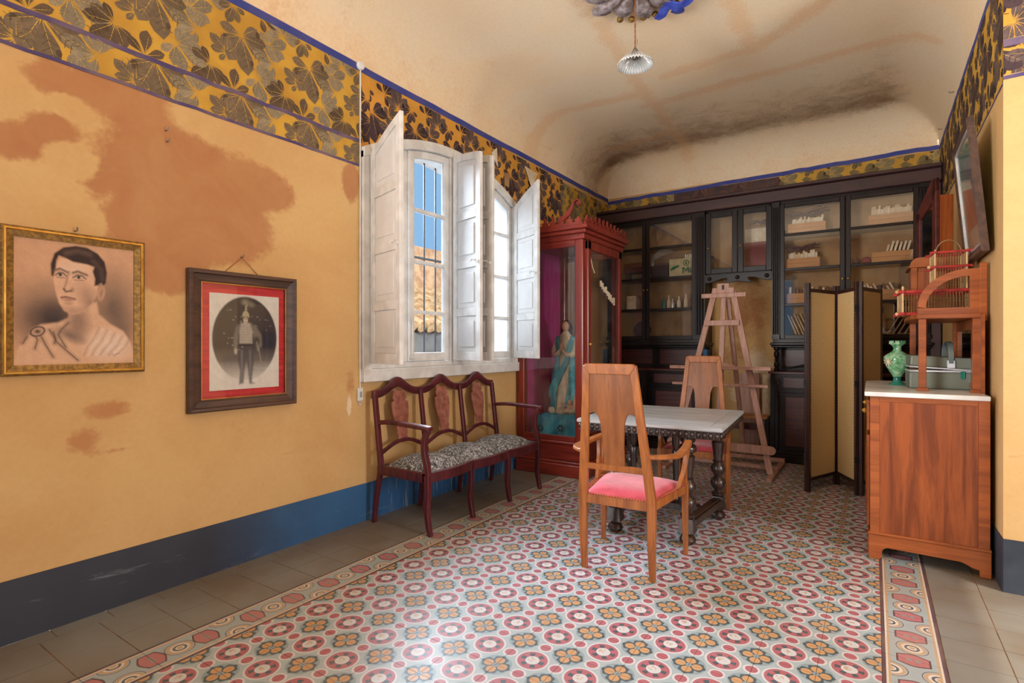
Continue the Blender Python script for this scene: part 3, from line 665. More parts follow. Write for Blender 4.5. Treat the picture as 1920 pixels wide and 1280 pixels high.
B().tube([(XL+.035, 3.405, 1.62), (XL+.05, 3.405, 1.58), (XL+.04, 3.405, 1.3)], .006, 6).tube([(XL+.05, 3.38, 1.28), (XL+.05, 3.43, 1.28)], .008, 6).build('espagnolette_bolt', 'white', win, smooth=40)
def shutter(hx_, hy, ang, y0, y1, label, hinge_low):
    """closed leaf spans y0..y1 of the arch; hung at (hx_,hy) and swung open by ang (direction of the free edge)"""
    t = thing('shutter', label, 'shutter', (hx_, hy, 1.25), group='inward window shutters')
    wd = y1-y0; top = (lambda y: arch(y0+y)-.03-1.25) if hinge_low else (lambda y: arch(y1-y)-.03-1.25)
    o = leaf(0, wd, 0.0, top, -.016, .016, [.445, .885, 1.33], .066, 'shutter_leaf', 'panel', 'white', 'whitepanel', t, True, .075)
    for z in (.2, .75, 1.35): B().tube([(0, -.004, z), (0, -.004, z+.07)], .011, 8).build('hinge', 'white', t, smooth=40)
    B().box(-.03, .03, wd-.05, wd-.02, .88, .9).tube([(.03, wd-.05, .9), (.045, wd-.09, .91), (.05, wd-.1, .89)], .006, 6).build('latch', 'white', t)
    t.rotation_euler = (0, 0, ang-PI/2); return t
tagk = lambda o: o
shutter(-3.31, 2.955, math.atan2(-.14, .47), 2.955, 3.44, 'leftmost white panelled shutter, swung open past square', True)
shutter(-3.31, 3.965, math.atan2(-.13, .42), 3.50, 3.94, 'white panelled shutter facing the room between the two window halves', False)
shutter(-3.31, 4.03, math.atan2(-.05, .44), 4.04, 4.49, 'white shutter folded back to back behind the middle one', True)
shutter(-3.31, 5.01, math.atan2(-.215, .43), 4.52, 5.01, 'rightmost white panelled shutter next to the display cabinet', False)
# iron grille and the neighbouring building outside
gr = thing('window_grille', 'black iron bars outside the arched window', 'grille', (-3.72, 3.99, 1.2), world=True)
for y in np.arange(3.0, 5.05, .165): B().tube([(-3.72, y, 1.2), (-3.72, y, 3.25)], .008, 6).build('bar', 'iron', gr)
for z in (1.72, 2.25): B().box(-3.735, -3.705, 2.92, 5.06, z-.008, z+.008).build('cross_bar', 'iron', gr)
nb = thing('neighbour_house', 'sunlit rubble house with tiled lean-to across the yard', 'building', (-8, 9, 0), world=True)
B().box(-9.5, -8.6, 2, 20, -1, 3.62).build('rubble_wall', 'rubble', nb)
B().box(-8.6, -7.3, 2, 20, -1, 1.62).build('yard_wall', 'greyshade', nb)  # wall below the lean-to, its shade put into the dark grey
b = B()
for k in range(70):
    y = 2.2+k*.26
    for j in range(5):
        xa_, xb_ = -8.62+j*.28, -8.30+j*.28; za, zb = 2.62-j*.18, 2.43-j*.18
        b.tube([(xa_, y, za), (xb_, y, zb+.02)], [.10, .12], 8, 1)
tag(b.build('roof_tiling', 'rooftile', nb, smooth=50), kind='stuff')
tag(B().box(-14, -3.8, -6, 30, -1.2, -1.0).build('yard_ground', 'greyshade'), 'grey paved yard outside the window', 'ground', kind='structure')
# frames of the side window and of two unseen doorways added for fill light
wf = tag(thing('window_2', 'tall side window on the photographer side', 'window', (XF, 2.05, .85), world=True), kind='structure')
B().box(XF-.03, XF+.05, 1.2, 1.3, .8, 3.2).box(XF-.03, XF+.05, 2.8, 2.9, .8, 3.2).box(XF-.03, XF+.05, 1.2, 2.9, .8, .9).box(XF-.03, XF+.05, 1.2, 2.9, 3.1, 3.2).build('window_frame', 'white', wf)
df = tag(thing('added_door_1', 'unseen open doorway behind the viewpoint, added for fill light', 'door', (-2.5, YR, 0), world=True), kind='structure')
B().box(-3.32, -3.2, YR-.06, YR+.05, 0, 3.2).box(-1.8, -1.68, YR-.06, YR+.05, 0, 3.2).box(-3.32, -1.68, YR-.06, YR+.05, 3.1, 3.22).build('door_frame', 'white', df)
d2_ = tag(thing('added_door_2', 'unseen double doorway behind the viewpoint on the right, added for fill light', 'door', (2.7, YR, 0), world=True), kind='structure')
B().box(1.5, 1.62, YR-.06, YR+.05, 0, 3.2).box(3.78, 3.9, YR-.06, YR+.05, 0, 3.2).box(1.5, 3.9, YR-.06, YR+.05, 3.1, 3.22).build('door_frame', 'white', d2_)
# ------------------------------------------------------------------ display cabinet (vitrine)
vt = thing('display_cabinet', 'tall red mahogany glazed display cabinet with carved cresting', 'display cabinet', (-2.9, 5.6, 0), world=True)
vx0, vx1, vy0, vy1 = -3.32, -2.52, 5.09, 6.14
B().box(vx0-.01, vx1+.06, vy0-.05, vy1+.05, 0, .13).box(vx0, vx1+.045, vy0-.035, vy1+.035, .13, .16).build('plinth', 'mahogh', vt, bevel=.008)
B().box(vx0, vx1+.02, vy0-.01, vy1+.01, .16, .335).build('base_box', 'mahogh', vt, bevel=.006)
B().box(vx0, vx1+.035, vy0-.025, vy1+.025, .335, .365).build('base_moulding', 'mahogh', vt, bevel=.008)
for x, y in ((vx0+.03, vy0+.045), (vx1-.045, vy0+.045), (vx0+.03, vy1-.045), (vx1-.045, vy1-.045)):
    B().box(x-.045, x+.045, y-.045, y+.045, .365, 2.50).build('corner_post', 'mahog', vt, bevel=.008)
for y in (vy0+.03, vy1-.03):
    B().box(vx0+.07, vx1-.09, y-.022, y+.022, .365, .42).build('side_rail', 'mahogh', vt, bevel=.004); B().box(vx0+.07, vx1-.09, y-.022, y+.022, 2.43, 2.50).build('side_rail', 'mahogh', vt, bevel=.004)
    B().box(vx0+.07, vx1-.09, y-.002, y+.002, .42, 2.43).build('side_glass', 'vglass', vt)
dr = B(); dy0, dy1 = vy0+.07, vy1-.07
for a, c in ((dy0, dy0+.075), (dy1-.075, dy1)): dr.box(vx1-.012, vx1+.03, a, c, .375, 2.49)
dr.box(vx1-.012, vx1+.03, dy0, dy1, .375, .46); dr.box(vx1-.012, vx1+.03, dy0, dy1, 2.40, 2.49)
dr = dr.build('door', 'mahog', vt, bevel=.006)
B().box(vx1+.004, vx1+.008, dy0+.07, dy1-.07, .455, 2.405).build('door_glass', 'vglass', dr)
tp = B(); r_ = random.Random(3)
pts = [(5.22, 2.38), (5.27, 2.30), (5.31, 2.22), (5.36, 2.17)]
for a, c in zip(pts, pts[1:]): tp.beam((vx1+.012, *a), (vx1+.012, *c), .003, .018)
for k in range(9): tp.box(vx1+.009, vx1+.014, 5.50+k*.045, 5.545+k*.045, 2.06-k*.022-r_.uniform(.02, .04), 2.06-k*.022+r_.uniform(.02, .06))
tag(tp.build('torn_label_strips', 'card', dr), kind='stuff')
B().lathe([(.012, 0), (.016, .012), (.008, .025)], 10, (vx1+.03, dy0+.035, 1.4), 'x').build('door_knob', 'gold', dr, smooth=40)
B().box(vx0, vx0+.012, vy0+.05, vy1-.05, .365, 2.5).build('silk_lining', 'purplelining', vt)
B().box(vx0, vx1+.02, vy0-.01, vy1+.01, 2.50, 2.56).box(vx0-.0, vx1+.045, vy0-.035, vy1+.035, 2.56, 2.60).box(vx0, vx1+.075, vy0-.065, vy1+.065, 2.60, 2.64).build('cornice', 'mahogh', vt, bevel=.008)
def crest(u0, u1, n, mk, rnd):
    b = B(); wd = (u1-u0)/n
    for k in range(n):
        c = u0+(k+.5)*wd; h = .085+.03*math.sin(PI*(k+.5)/n)+rnd.uniform(-.008, .008)
        out = [(c-wd*.5, 0), (c+wd*.5, 0), (c+wd*.5, .03), (c+wd*.28, .035), (c+wd*.42, .06), (c+wd*.15, .065), (c+wd*.10, h*.95), (c, h+.01), (c-wd*.10, h*.95), (c-wd*.15, .065), (c-wd*.42, .06), (c-wd*.28, .035), (c-wd*.5, .03)]
        mk(b, out)
    return b
crest(vx0+.02, vx1+.02, 8, lambda b, o: b.prism([(p[0], 2.64+p[1]) for p in o], 'y', vy0-.045, vy0-.025), r_).build('cresting', 'mahogh', vt)
crest(vy0-.04, vy1+.04, 11, lambda b, o: b.prism([(p[0], 2.64+p[1]) for p in o], 'x', vx1+.035, vx1+.055), r_).build('cresting', 'mahogh', vt)
sc_ = B(); cs = catmull([(-2.78, 2.70), (-2.70, 2.74), (-2.64, 2.80), (-2.60, 2.88), (-2.55, 2.90), (-2.53, 2.87), (-2.56, 2.85)], 5)
sc_.sweep([(p[0], vy0-.04, p[1]) for p in cs], .03, [.03+.02*math.sin(i*.25) for i in range(len(cs))], (0, 1, 0)).build('corner_scroll', 'mahogh', vt, bevel=.003)
# statue inside it, on a draped teal cushion
st = thing('madonna_statue', 'painted devotional statue in cream robe and teal mantle inside the display cabinet', 'statue', (-2.93, 5.50, .62))
def figure_rings(zs, fx, fy, cx, cy, fold, ph, n=40):
    b = B(); rows = []
    for z in zs:
        rr = []
        for j in range(n):
            t = 2*PI*j/n; f = 1+fold(z)*math.sin(9*t+ph+z*4)+fold(z)*.6*math.sin(5*t+z*7)
            rr.append((cx(z)+fx(z)*f*math.cos(t), cy(z)+fy(z)*f*math.sin(t), z))
        rows.append(rr)
    k = 0
    b.v = [p for r in rows for p in r]
    for i in range(len(rows)-1):
        for j in range(n): b.f.append((i*n+j, i*n+(j+1) % n, (i+1)*n+(j+1) % n, (i+1)*n+j))
    b.f += [tuple(range(n))[::-1], tuple((len(rows)-1)*n+j for j in range(n))]; return b
ip = lambda xs, ys_: (lambda z: float(np.interp(z, xs, ys_)))
ZK = [0, .05, .25, .45, .62, .75, .84, .90, .93]
body = figure_rings(np.linspace(0, .93, 34), ip(ZK, [.15, .155, .14, .12, .098, .10, .105, .06, .035]), ip(ZK, [.14, .14, .125, .105, .085, .082, .075, .05, .034]),
                    ip(ZK, [0, 0, .01, .015, .01, 0, 0, 0, 0]), ip(ZK, [0, 0, 0, -.015, 0, 0, 0, 0, 0]), ip(ZK, [.06, .06, .055, .05, .03, .02, .01, 0, 0]), 0)
bd = body.build('body', 'robe', st, smooth=60)
hd = B().ball((0, -.012, .985), .045, .05, .06, 16, 12).tube([(0, -.055, .985), (0, -.066, .972), (0, -.055, .965)], [.006, .008, .006], 8).tube([(0, 0, .9), (0, 0, .95)], .028, 12)
hd.ball((-.017, -.052, .993), .007, .005, .004).ball((.017, -.052, .993), .007, .005, .004).ball((0, -.054, .952), .012, .006, .004).build('head', 'skin', st, smooth=60)
B().ball((0, .012, 1.0), .055, .052, .06, 14, 9).tube([(-.04, .01, .99), (-.055, .01, .9), (-.05, .02, .8), (-.06, .03, .72)], [.03, .028, .024, .01], 8).tube([(.04, .01, .99), (.055, .01, .9), (.05, .02, .8)], [.03, .028, .012], 8).build('hair', 'hair', st, smooth=60)
for sg in (-1, 1):
    B().tube(catmull([(sg*.095, 0, .83), (sg*.125, -.03, .70), (sg*.07, -.09, .66), (sg*.012, -.115, .715)], 4), [.04, .04, .042, .044, .046, .044, .042, .038, .034, .03, .026, .022, .018], 10).build('sleeve', 'robe', bd, smooth=60)
    h = B().ball((sg*.008, -.118, .735), .012, .016, .022, 8, 6)
    for k in range(4): h.tube([(sg*(.006+.004*k), -.122+.002*k, .745), (sg*(.003+.003*k), -.128+.003*k, .79-.006*k)], [.0055, .0035], 6)
    h.tube([(sg*.014, -.118, .735), (sg*.02, -.128, .765)], [.006, .004], 6).build('hand', 'skin', st, smooth=60)
n = 34; Zs = np.linspace(.03, .87, 30); Pm = []
for z in Zs:
    row = []; s_ = (z-.03)/.84
    r0 = ip(ZK, [.175, .18, .165, .145, .122, .118, .118, .08, .05])(z)
    for j in range(n):
        u = j/(n-1); t = -.55-.7*(1-s_)+u*(PI*1.6+.7*(1-s_)); f = 1+.06*math.sin(13*t+z*9)+.03*math.sin(7*t-z*14)
        row.append((r0*f*math.cos(t), r0*.92*f*math.sin(t), z))
    Pm.append(row)
mb = B().grid(Pm); mo = mb.build('mantle', 'teal', st, smooth=70, fix=False); md = mo.modifiers.new('thick', 'SOLIDIFY'); md.thickness = .008
B().sweep(catmull([(.10, -.06, .83), (.06, -.105, .60), (-.02, -.13, .42), (-.10, -.12, .28), (-.13, -.08, .16)], 6), [.05, .05, .055, .06, .06, .06, .065, .07, .07, .07, .075, .08, .08, .085, .09, .09, .09, .09, .09, .09, .09, .09, .09, .09, .06][:25], .02, (1, 0, .4)).build('mantle_fold', 'teal', st, smooth=80)
cl = B()
for c_, r in (((-.10, -.12, .03), .06), ((.02, -.15, .03), .065), ((.12, -.10, .04), .06), ((-.15, -.02, .04), .06), ((.15, .02, .04), .06)): cl.ball(c_, r, r, r*.75, 12, 8)
cl.build('cloud_base', 'robe', st, smooth=60)
ch = B().ball((.12, -.13, .13), .028, .028, .032).tube(catmull([(.12, -.12, .10), (.10, -.13, .05), (.07, -.16, .02)], 4), [.022, .03, .034, .034, .032, .03, .026, .02, .014], 8).tube([(.11, -.14, .08), (.04, -.17, .12)], [.012, .008], 8).ball((.16, -.08, .19), .024).tube([(.16, -.08, .17), (.15, -.09, .1), (.13, -.1, .05)], [.018, .026, .02], 8)
ch.build('cherubs', 'skin', st, smooth=60)
cu = thing('teal_cushion', 'teal satin draped cushion under the statue in the cabinet', 'cushion', (-2.9, 5.46, .366))
Pc = []
for i in range(28):
    row = []
    for j in range(28):
        u, v = i/27*2-1, j/27*2-1; e = max(abs(u), abs(v)); z = .255*(1-max(0, (e-.62)/.38)**2.2)+.012*math.sin(u*19+v*3)*(e > .55)
        x_, y_ = u*(.33+.02*math.sin(v*8)), v*(.32+.02*math.sin(u*9)); row.append((x_, y_, max(z, .003)))
    Pc.append(row)
co_ = B().grid(Pc).build('cloth', 'tealcloth', cu, smooth=70, fix=False)
fb = B()
for a, (cx, cz) in enumerate(((.1, .13), (-.15, .11))):
    for k in range(6):
        t = k*PI/3; fb.ball((cx+.028*math.cos(t), -.335, cz+.028*math.sin(t)), .013, .006, .013, 6, 4)
tag(fb.build('embroidery', 'iron', co_), kind='stuff')
# ------------------------------------------------------------------ bookcases along the back wall
tag(B().box(XL+.01, XR-.01, 7.24, YB-.004, 3.13, 3.27).box(XL+.01, XR-.01, 7.20, YB-.004, 3.27, 3.31).box(.50, XR-.01, 7.30, YB-.004, 0, 3.13).build('trim_10', 'cornice', bevel=.01), 'dark brown cornice board across the top of the bookcases', 'cornice', kind='structure')
SH = [1.875, 2.30, 2.72]; YF = 7.30
def door(par, x0, x1, z0, z1, bars, m='ebony', st=.05, gl='oldglass', yf=None):
    yf = YF if yf is None else yf
    b = B(); b.box(x0, x0+st, yf-.028, yf, z0, z1).box(x1-st, x1, yf-.028, yf, z0, z1).box(x0+st, x1-st, yf-.028, yf, z0, z0+st).box(x0+st, x1-st, yf-.028, yf, z1-st, z1)
    for z in bars: b.box(x0+st, x1-st, yf-.025, yf-.003, z-.016, z+.016)
    o = b.build('door', m, par, bevel=.004); zs = [z0+st-.003]+[q for z in bars for q in (z-.014, z+.014)]+[z1-st+.003]
    for a, c in zip(zs[::2], zs[1::2]): B().box(x0+st-.003, x1-st+.003, yf-.016, yf-.013, a, c).build('pane', gl, o)
    B().lathe([(.009, 0), (.006, -.01), (.011, -.02), (.004, -.028)], 8, (x1-st/2 if (x0 < -2.7 or (-1 < x0 < -.5)) else x0+st/2, yf-.028, z0+(z1-z0)*.42), 'y').build('knob', 'gold', o, smooth=50)
    return o
def pilaster(par, x0, x1, z0, z1, yf):
    b = B().box(x0, x1, yf, yf+.06, z0, z1)
    k = 3; w_ = (x1-x0)/(k*2+1)
    for i in range(k): b.tube([(x0+w_*(1.5+2*i), yf, z0+.06), (x0+w_*(1.5+2*i), yf, z1-.06)], w_*.75, 8)
    b.box(x0-.003, x1+.003, yf-.022, yf+.06, z0, z0+.045).box(x0-.003, x1+.003, yf-.022, yf+.06, z1-.045, z1); b.build('pilaster', 'ebony', par)
def spindle(par, x, y, z0, z1, r=.034):
    h = z1-z0; pr = [(.9, 0), (1, .03), (1, .09), (.55, .12), (.75, .17), (.95, .26), (.8, .34), (.45, .40), (.8, .45), (.45, .50), (.75, .58), (.95, .68), (.8, .78), (.5, .84), (1, .88), (1, .97), (.9, 1)]
    B().lathe([(r*a, z0+h*b_) for a, b_ in pr], 14, (x, y, 0)).build('turned_post', 'ebony', par, smooth=50)
def bookcase(x0, x1, doors, pils, label, posts):
    t = thing('bookcase', label, 'bookcase', ((x0+x1)/2, 7.4, 0), world=True)
    B().box(x0, x0+.025, YF, 7.64, 1.46, 3.13).box(x1-.025, x1, YF, 7.64, 1.46, 3.13).box(x0, x1, YF, 7.64, 1.42, 1.46).box(x0, x1, YF, 7.64, 3.10, 3.13).build('upper_case', 'ebony', t)
    B().box(x0+.025, x1-.025, 7.625, 7.64, 1.46, 3.1).build('back_board', 'tan', t)
    mid = doors[0][1]; B().box(mid-.02, mid+.02, YF+.002, YF+.05, 1.46, 3.1).build('centre_stile', 'ebony', t)
    for z in SH: B().box(x0+.026, x1-.026, YF+.02, 7.62, z-.012, z+.010).build('shelf', 'ebony', t)
    for d in doors: door(t, d[0]+.003, d[1]-.003, 1.462, 3.098, SH)
    for p in pils: pilaster(t, p[0], p[1], 1.46, 3.12, YF-.04)
    B().box(x0-.02, x1+.02, 7.22, 7.63, 1.385, 1.42).box(x0-.01, x1+.01, 7.24, 7.63, 1.36, 1.385).build('moulding', 'ebony', t, bevel=.008)
    B().box(x0, x1, 7.52, 7.63, 1.075, 1.37).build('recess_back', 'ebony', t)
    xs = [x0+.03, (x0+x1)/2, x1-.03]
    for a, c in zip(xs, xs[1:]): B().box(a+.05, c-.05, 7.512, 7.522, 1.12, 1.33).build('recess_panel', 'maroonwood', t, bevel=.004)
    for x in posts: spindle(t, x, 7.25, 1.075, 1.37)
    B().box(x0-.02, x1+.02, 7.08, 7.63, 1.045, 1.075).build('counter', 'maroonwood', t, bevel=.006)
    B().box(x0, x1, 7.13, 7.63, .10, 1.045).build('base_case', 'ebony', t)
    B().box(x0-.02, x1+.02, 7.09, 7.63, 0, .10).box(x0-.01, x1+.01, 7.11, 7.63, .10, .13).build('plinth', 'ebony', t, bevel=.008)
    for a, c in zip(xs, xs[1:]):
        dw = B().box(a+.09, c-.07, 7.108, 7.132, .87, 1.02).build('drawer', 'ebony', t, bevel=.003)
        B().box(a+.11, c-.09, 7.100, 7.110, .885, 1.005).build('drawer_panel', 'maroonwood', dw, bevel=.003)
        B().lathe([(.02, 0), (.016, -.006), (.006, -.01)], 10, ((a+c)/2, 7.1, .945), 'y').build('escutcheon', 'gilt', dw, smooth=50)
        B().prism([(a+.03, .945), (a+.055, .90), (a+.08, .945), (a+.055, .99)], 'y', 7.115, 7.132).build('diamond_block', 'ebony', t, bevel=.004)
        dd = B().box(a+.07, c-.03, 7.108, 7.132, .15, .83).build('base_door', 'ebony', t, bevel=.004)
        B().box(a+.13, c-.09, 7.100, 7.110, .20, .78).build('door_panel', 'maroonwood', dd, bevel=.004)
        B().box(a+.015, a+.06, 7.11, 7.132, .14, .84).build('fluted_strip', 'ebony', t, bevel=.006)
    return t
bookcase(-3.30, -1.83, [(-3.2, -2.63), (-2.63, -1.95)], [(-3.3, -3.2), (-1.95, -1.83)], 'black glazed bookcase behind the red display cabinet', (-3.25, -1.88))
bookcase(-1.03, .50, [(-.95, -.27), (-.27, .41)], [(-1.03, -.95), (.41, .50)], 'black glazed bookcase full of card boxes behind the folding screen', (-.98, .45))
hc = thing('hanging_cabinet', 'small black two-door glazed cabinet hung between the bookcases', 'cabinet', (-1.43, 7.45, 2.30), world=True)
B().box(-1.825, -1.80, YF, 7.64, 2.30, 3.12).box(-1.06, -1.035, YF, 7.64, 2.30, 3.12).box(-1.825, -1.035, YF, 7.64, 2.28, 2.31).box(-1.825, -1.035, YF, 7.64, 3.10, 3.125).build('case', 'ebony', hc)
B().box(-1.8, -1.06, 7.625, 7.64, 2.31, 3.1).build('back_board', 'tan', hc)
door(hc, -1.823, -1.433, 2.31, 3.10, [], st=.065); door(hc, -1.428, -1.037, 2.31, 3.10, [], st=.065)
hv = bez([(-1.83, 2.19), (-1.72, 2.18), (-1.66, 2.25), (-1.56, 2.24)], 8)+bez([(-1.55, 2.23), (-1.56, 2.19), (-1.60, 2.20), (-1.60, 2.175)], 6)
half = [(-1.83, 2.30)]+hv+[(-1.5, 2.185), (-1.43, 2.20)]
out = half+[(-2.86-p[0], p[1]) for p in half[::-1][1:]]
vl = B().prism(out, 'y', YF-.04, YF-.015).build('scrolled_valance', 'ebony', hc, bevel=.003)
for x in (-1.77, -1.09, -1.43): B().lathe([(.026, 0), (.026, -.012), (.018, -.018), (.006, -.012)], 12, (x, YF-.04, 2.245), 'y').build('rosette', 'ebony', vl, smooth=40)
tag(B().box(-1.40, -1.07, 7.56, 7.575, 2.315, 2.72).build('maroon_board', 'maroonboard'), 'maroon board leaning inside the right door of the hanging cabinet', 'board')
tag(B().box(-1.40, -1.07, 7.576, 7.59, 2.315, 2.90).build('pale_board', 'card'), 'pale board behind the maroon one in the hanging cabinet', 'board')
# contents: pine boxes of cards
def pine_box(x0, x1, z, label, y0=7.37, dp=.2, h=.13):
    t = thing('pine_box', label, 'box', ((x0+x1)/2, y0+dp/2, z), group='pine card boxes in the bookcase', world=True)
    B().box(x0, x1, y0, y0+.012, z, z+h).build('front_board', 'pine', t, bevel=.002); B().box(x0, x1, y0+dp-.012, y0+dp, z, z+h).build('rear_board', 'pine', t)
    for a in (x0, x1-.012): B().box(a, a+.012, y0+.012, y0+dp-.012, z, z+h).build('side_board', 'pine', t)
    B().box(x0+.012, x1-.012, y0+.012, y0+dp-.012, z, z+.01).build('bottom', 'pine', t)
ORD = ['first', 'second', 'third', 'fourth', 'fifth', 'sixth', 'seventh', 'eighth', 'ninth', 'tenth', 'eleventh', 'twelfth', 'thirteenth', 'fourteenth', 'fifteenth', 'sixteenth', 'seventeenth']
def cards(x0, x1, z, n, h, label, group, ms=('card', 'card2'), lean=.12, y=7.40, dp=.14, th=None, cat='card'):
    th = th or (x1-x0)/n*.95
    for k in range(n):
        hh = h*random.uniform(.86, 1.08); a = lean; m = random.choice(ms)
        o = B().box(-th/2, th/2, 0, dp, 0, hh).build('index_card' if cat == 'card' else 'book', m); o.rotation_euler = (0, a, 0)
        o.location = (x0+(x1-x0)*(k+.5)/n-math.sin(a)*hh*.5, y+random.uniform(0, .02), z+th*abs(math.sin(a))*.5+.001); tag(o, label+', '+ORD[k]+' from the left', cat, group)
bz = .0105
for (x0, x1, z, lb) in [(-.87, -.47, 2.72, 'pine card box on the top shelf of the left glazed door'), (-.05, .37, 2.72, 'pine card box on the top shelf of the right glazed door'), (-.89, -.53, 2.30, 'pine card box on the second shelf under the dried sprig'),
                        (-.02, .37, 2.30, 'half-empty pine card box on the second shelf at right'), (-.89, -.42, 1.875, 'pine box on the third shelf behind the screen edge'), (-.16, .37, 1.875, 'pine box of leaning books on the third shelf at right')]:
    pine_box(x0, x1, z+bz, lb)
cards(-.835, -.505, 2.742, 16, .19, 'cream card standing in the top left pine box', 'cards in the top left pine box')
cards(-.025, .345, 2.742, 17, .21, 'brownish card standing in the top right pine box', 'cards in the top right pine box', ('card2', 'card2', 'card'), .05)
cards(-.87, -.56, 2.322, 12, .2, 'cream card standing in the second-shelf left pine box', 'cards in the second-shelf left pine box', lean=.0)
cards(.10, .33, 2.322, 6, .23, 'tilted pale card in the half-empty pine box', 'cards in the half-empty pine box', lean=.25, th=.02)
cards(-.87, -.44, 1.897, 11, .19, 'small old volume in the third-shelf left pine box', 'volumes in the third-shelf left pine box', ('card2', 'dbook', 'card2'), .03, th=.026, cat='book')
cards(-.13, .24, 1.897, 12, .2, 'leaning old volume in the third-shelf right pine box', 'volumes in the third-shelf right pine box', ('card2', 'dbook', 'dbook', 'card'), -.45, th=.018, cat='book')
cards(-.84, -.42, 1.475, 12, .30, 'thin pamphlet leaning on the bottom shelf', 'pamphlets leaning on the bottom shelf', ('card', 'card2', 'card2', 'dbook'), -.38, th=.012, dp=.2, cat='book')
cards(.16, .36, 1.475, 4, .33, 'pale folder leaning in the bottom right corner', 'folders leaning in the bottom right corner', ('card', 'card2'), .5, th=.012, dp=.2, cat='book')
def sprig(loc, label, sc=1.0, seed=0):
    r = random.Random(seed); b = B()
    for k in range(46):
        a = r.uniform(-.35, .35); L = r.uniform(.10, .26)*sc; sx = r.uniform(-.02, .05); p0 = (sx, r.uniform(-.03, .03), r.uniform(0, .05)); d = (math.cos(a)*r.choice((1, 1, -1)), r.uniform(-.2, .2), abs(math.sin(a)))
        p1 = tuple(p0[i]+d[i]*L for i in range(3)); b.tube([p0, tuple((p0[i]+p1[i])/2+(.01 if i == 2 else 0) for i in range(3)), p1], .0035, 4)
        b.ball(p1, .011, .009, .007, 5, 4)
    o = b.build('dried_sprig', 'dried'); o.location = loc; return tag(o, label, 'dried flowers')
sprig((-.70, 7.46, 2.945), 'dried lavender bunch lying on the cards of the top shelf', .9, 1); sprig((-.74, 7.46, 2.53), 'dried sprig lying on the cards of the second shelf', .7, 2); sprig((-1.20, 7.46, 2.905), 'dried lavender bunch in the hanging cabinet', .42, 3)
for i, (x, r, m) in enumerate([(-.17, .045, 'dbook'), (-.068, .05, 'maroonboard'), (-.252, .033, 'carton')]):
    b = B().ball((0, 0, r*.93), r, r, r*.93, 14, 10).tube([(0, 0, r*1.75), (.006, 0, r*2.1)], .004, 5); o = b.build('wax_fruit', m, smooth=60); o.location = (x, 7.40+.02*i, 2.311)
    tag(o, ['dark brown wax fruit between two others on the second shelf', 'plum red wax fruit, largest on the second shelf', 'yellowish wax fruit, smallest on the second shelf'][i], 'fruit')
pb = B(); r_ = random.Random(8); pb.ball((0, 0, .07), .075, .06, .06, 9, 7); pb.v = [(x*r_.uniform(.7, 1.25), y*r_.uniform(.7, 1.25), max(.002, z*r_.uniform(.7, 1.25))) for x, y, z in pb.v]
o = pb.build('crumpled_paper', 'card'); o.location = (-.10, 7.42, 1.50); tag(o, 'crumpled white paper on a bundle at the bottom shelf', 'paper')
tag(B().box(-.20, -.0, 7.38, 7.52, 1.461, 1.499).build('paper_bundle', 'card2', bevel=.004), 'flat bundle of papers under the crumpled sheet', 'paper')
pb = B(); r_ = random.Random(9); pb.ball((0, 0, .08), .09, .07, .08, 9, 7); pb.v = [(x*r_.uniform(.7, 1.25), y*r_.uniform(.7, 1.25), max(.002, z*r_.uniform(.7, 1.25))) for x, y, z in pb.v]
M['bluewhite'] = mat('blue_white_cloth', S(176, 184, 214), S(96, 100, 150), 14, .8)
o = pb.build('bundled_cloth', 'bluewhite'); o.location = (.045, 7.40, 1.461); tag(o, 'bundled blue and white cloth on the bottom shelf', 'cloth')
# left bookcase contents
ct = thing('printed_carton', 'printed cardboard box with green lettering behind glass', 'carton', (-2.165, 7.44, 2.311), world=True)
B().box(-2.33, -2.0, 7.36, 7.54, 2.311, 2.56).build('carton_body', 'carton', ct, bevel=.002)
b = B(); zc, xm = 2.395, -2.165; yq = (7.358, 7.361)
b.prism([(-2.15, 2.36), (-2.15, 2.44), (-2.125, 2.44), (-2.105, 2.40), (-2.085, 2.44), (-2.06, 2.44), (-2.06, 2.36), (-2.08, 2.36), (-2.08, 2.41), (-2.105, 2.37), (-2.13, 2.41), (-2.13, 2.36)], 'y', *yq).box(-2.052, -2.035, *yq, 2.36, 2.425).box(-2.029, -2.018, *yq, 2.36, 2.44)
b.build('lettering', 'greenink', ct)
ring = arc(-2.10, 2.495, .042, 0, 2*PI, 20)[:-1]; b = B()
for i in range(20): a, c = ring[i], ring[(i+1) % 20]; f = lambda p: (-2.10+(p[0]+2.10)*.72, 2.495+(p[1]-2.495)*.72); b.prism([a, c, f(c), f(a)], 'y', *yq)
b.prism([(-2.12, 2.48), (-2.10, 2.52), (-2.085, 2.50), (-2.09, 2.475)], 'y', *yq).build('round_emblem', 'greenink', ct)
B().prism([(-2.31, 2.40), (-2.31, 2.43), (-2.27, 2.46), (-2.20, 2.475), (-2.19, 2.455), (-2.25, 2.42)], 'y', *yq).build('printed_leaf', 'greenink', ct)
cards(-2.13, -2.03, 2.565, 4, .05, 'pale slip standing on top of the printed carton', 'slips on the printed carton', ('card',), 0, 7.40, .05, .018)
tag(B().box(-2.60, -2.35, 7.40, 7.60, 2.311, 2.52).build('brown_box', 'cornice', bevel=.003), 'plain brown box left of the printed carton', 'box')
tag(B().box(-3.0, -2.68, 7.4, 7.6, 2.42, 2.56).box(-2.98, -2.95, 7.42, 7.58, 2.311, 2.42).box(-2.73, -2.70, 7.42, 7.58, 2.311, 2.42).build('small_wooden_stand', 'maroonwood', bevel=.003), 'small reddish wooden stand on the second shelf of the left bookcase', 'stand')
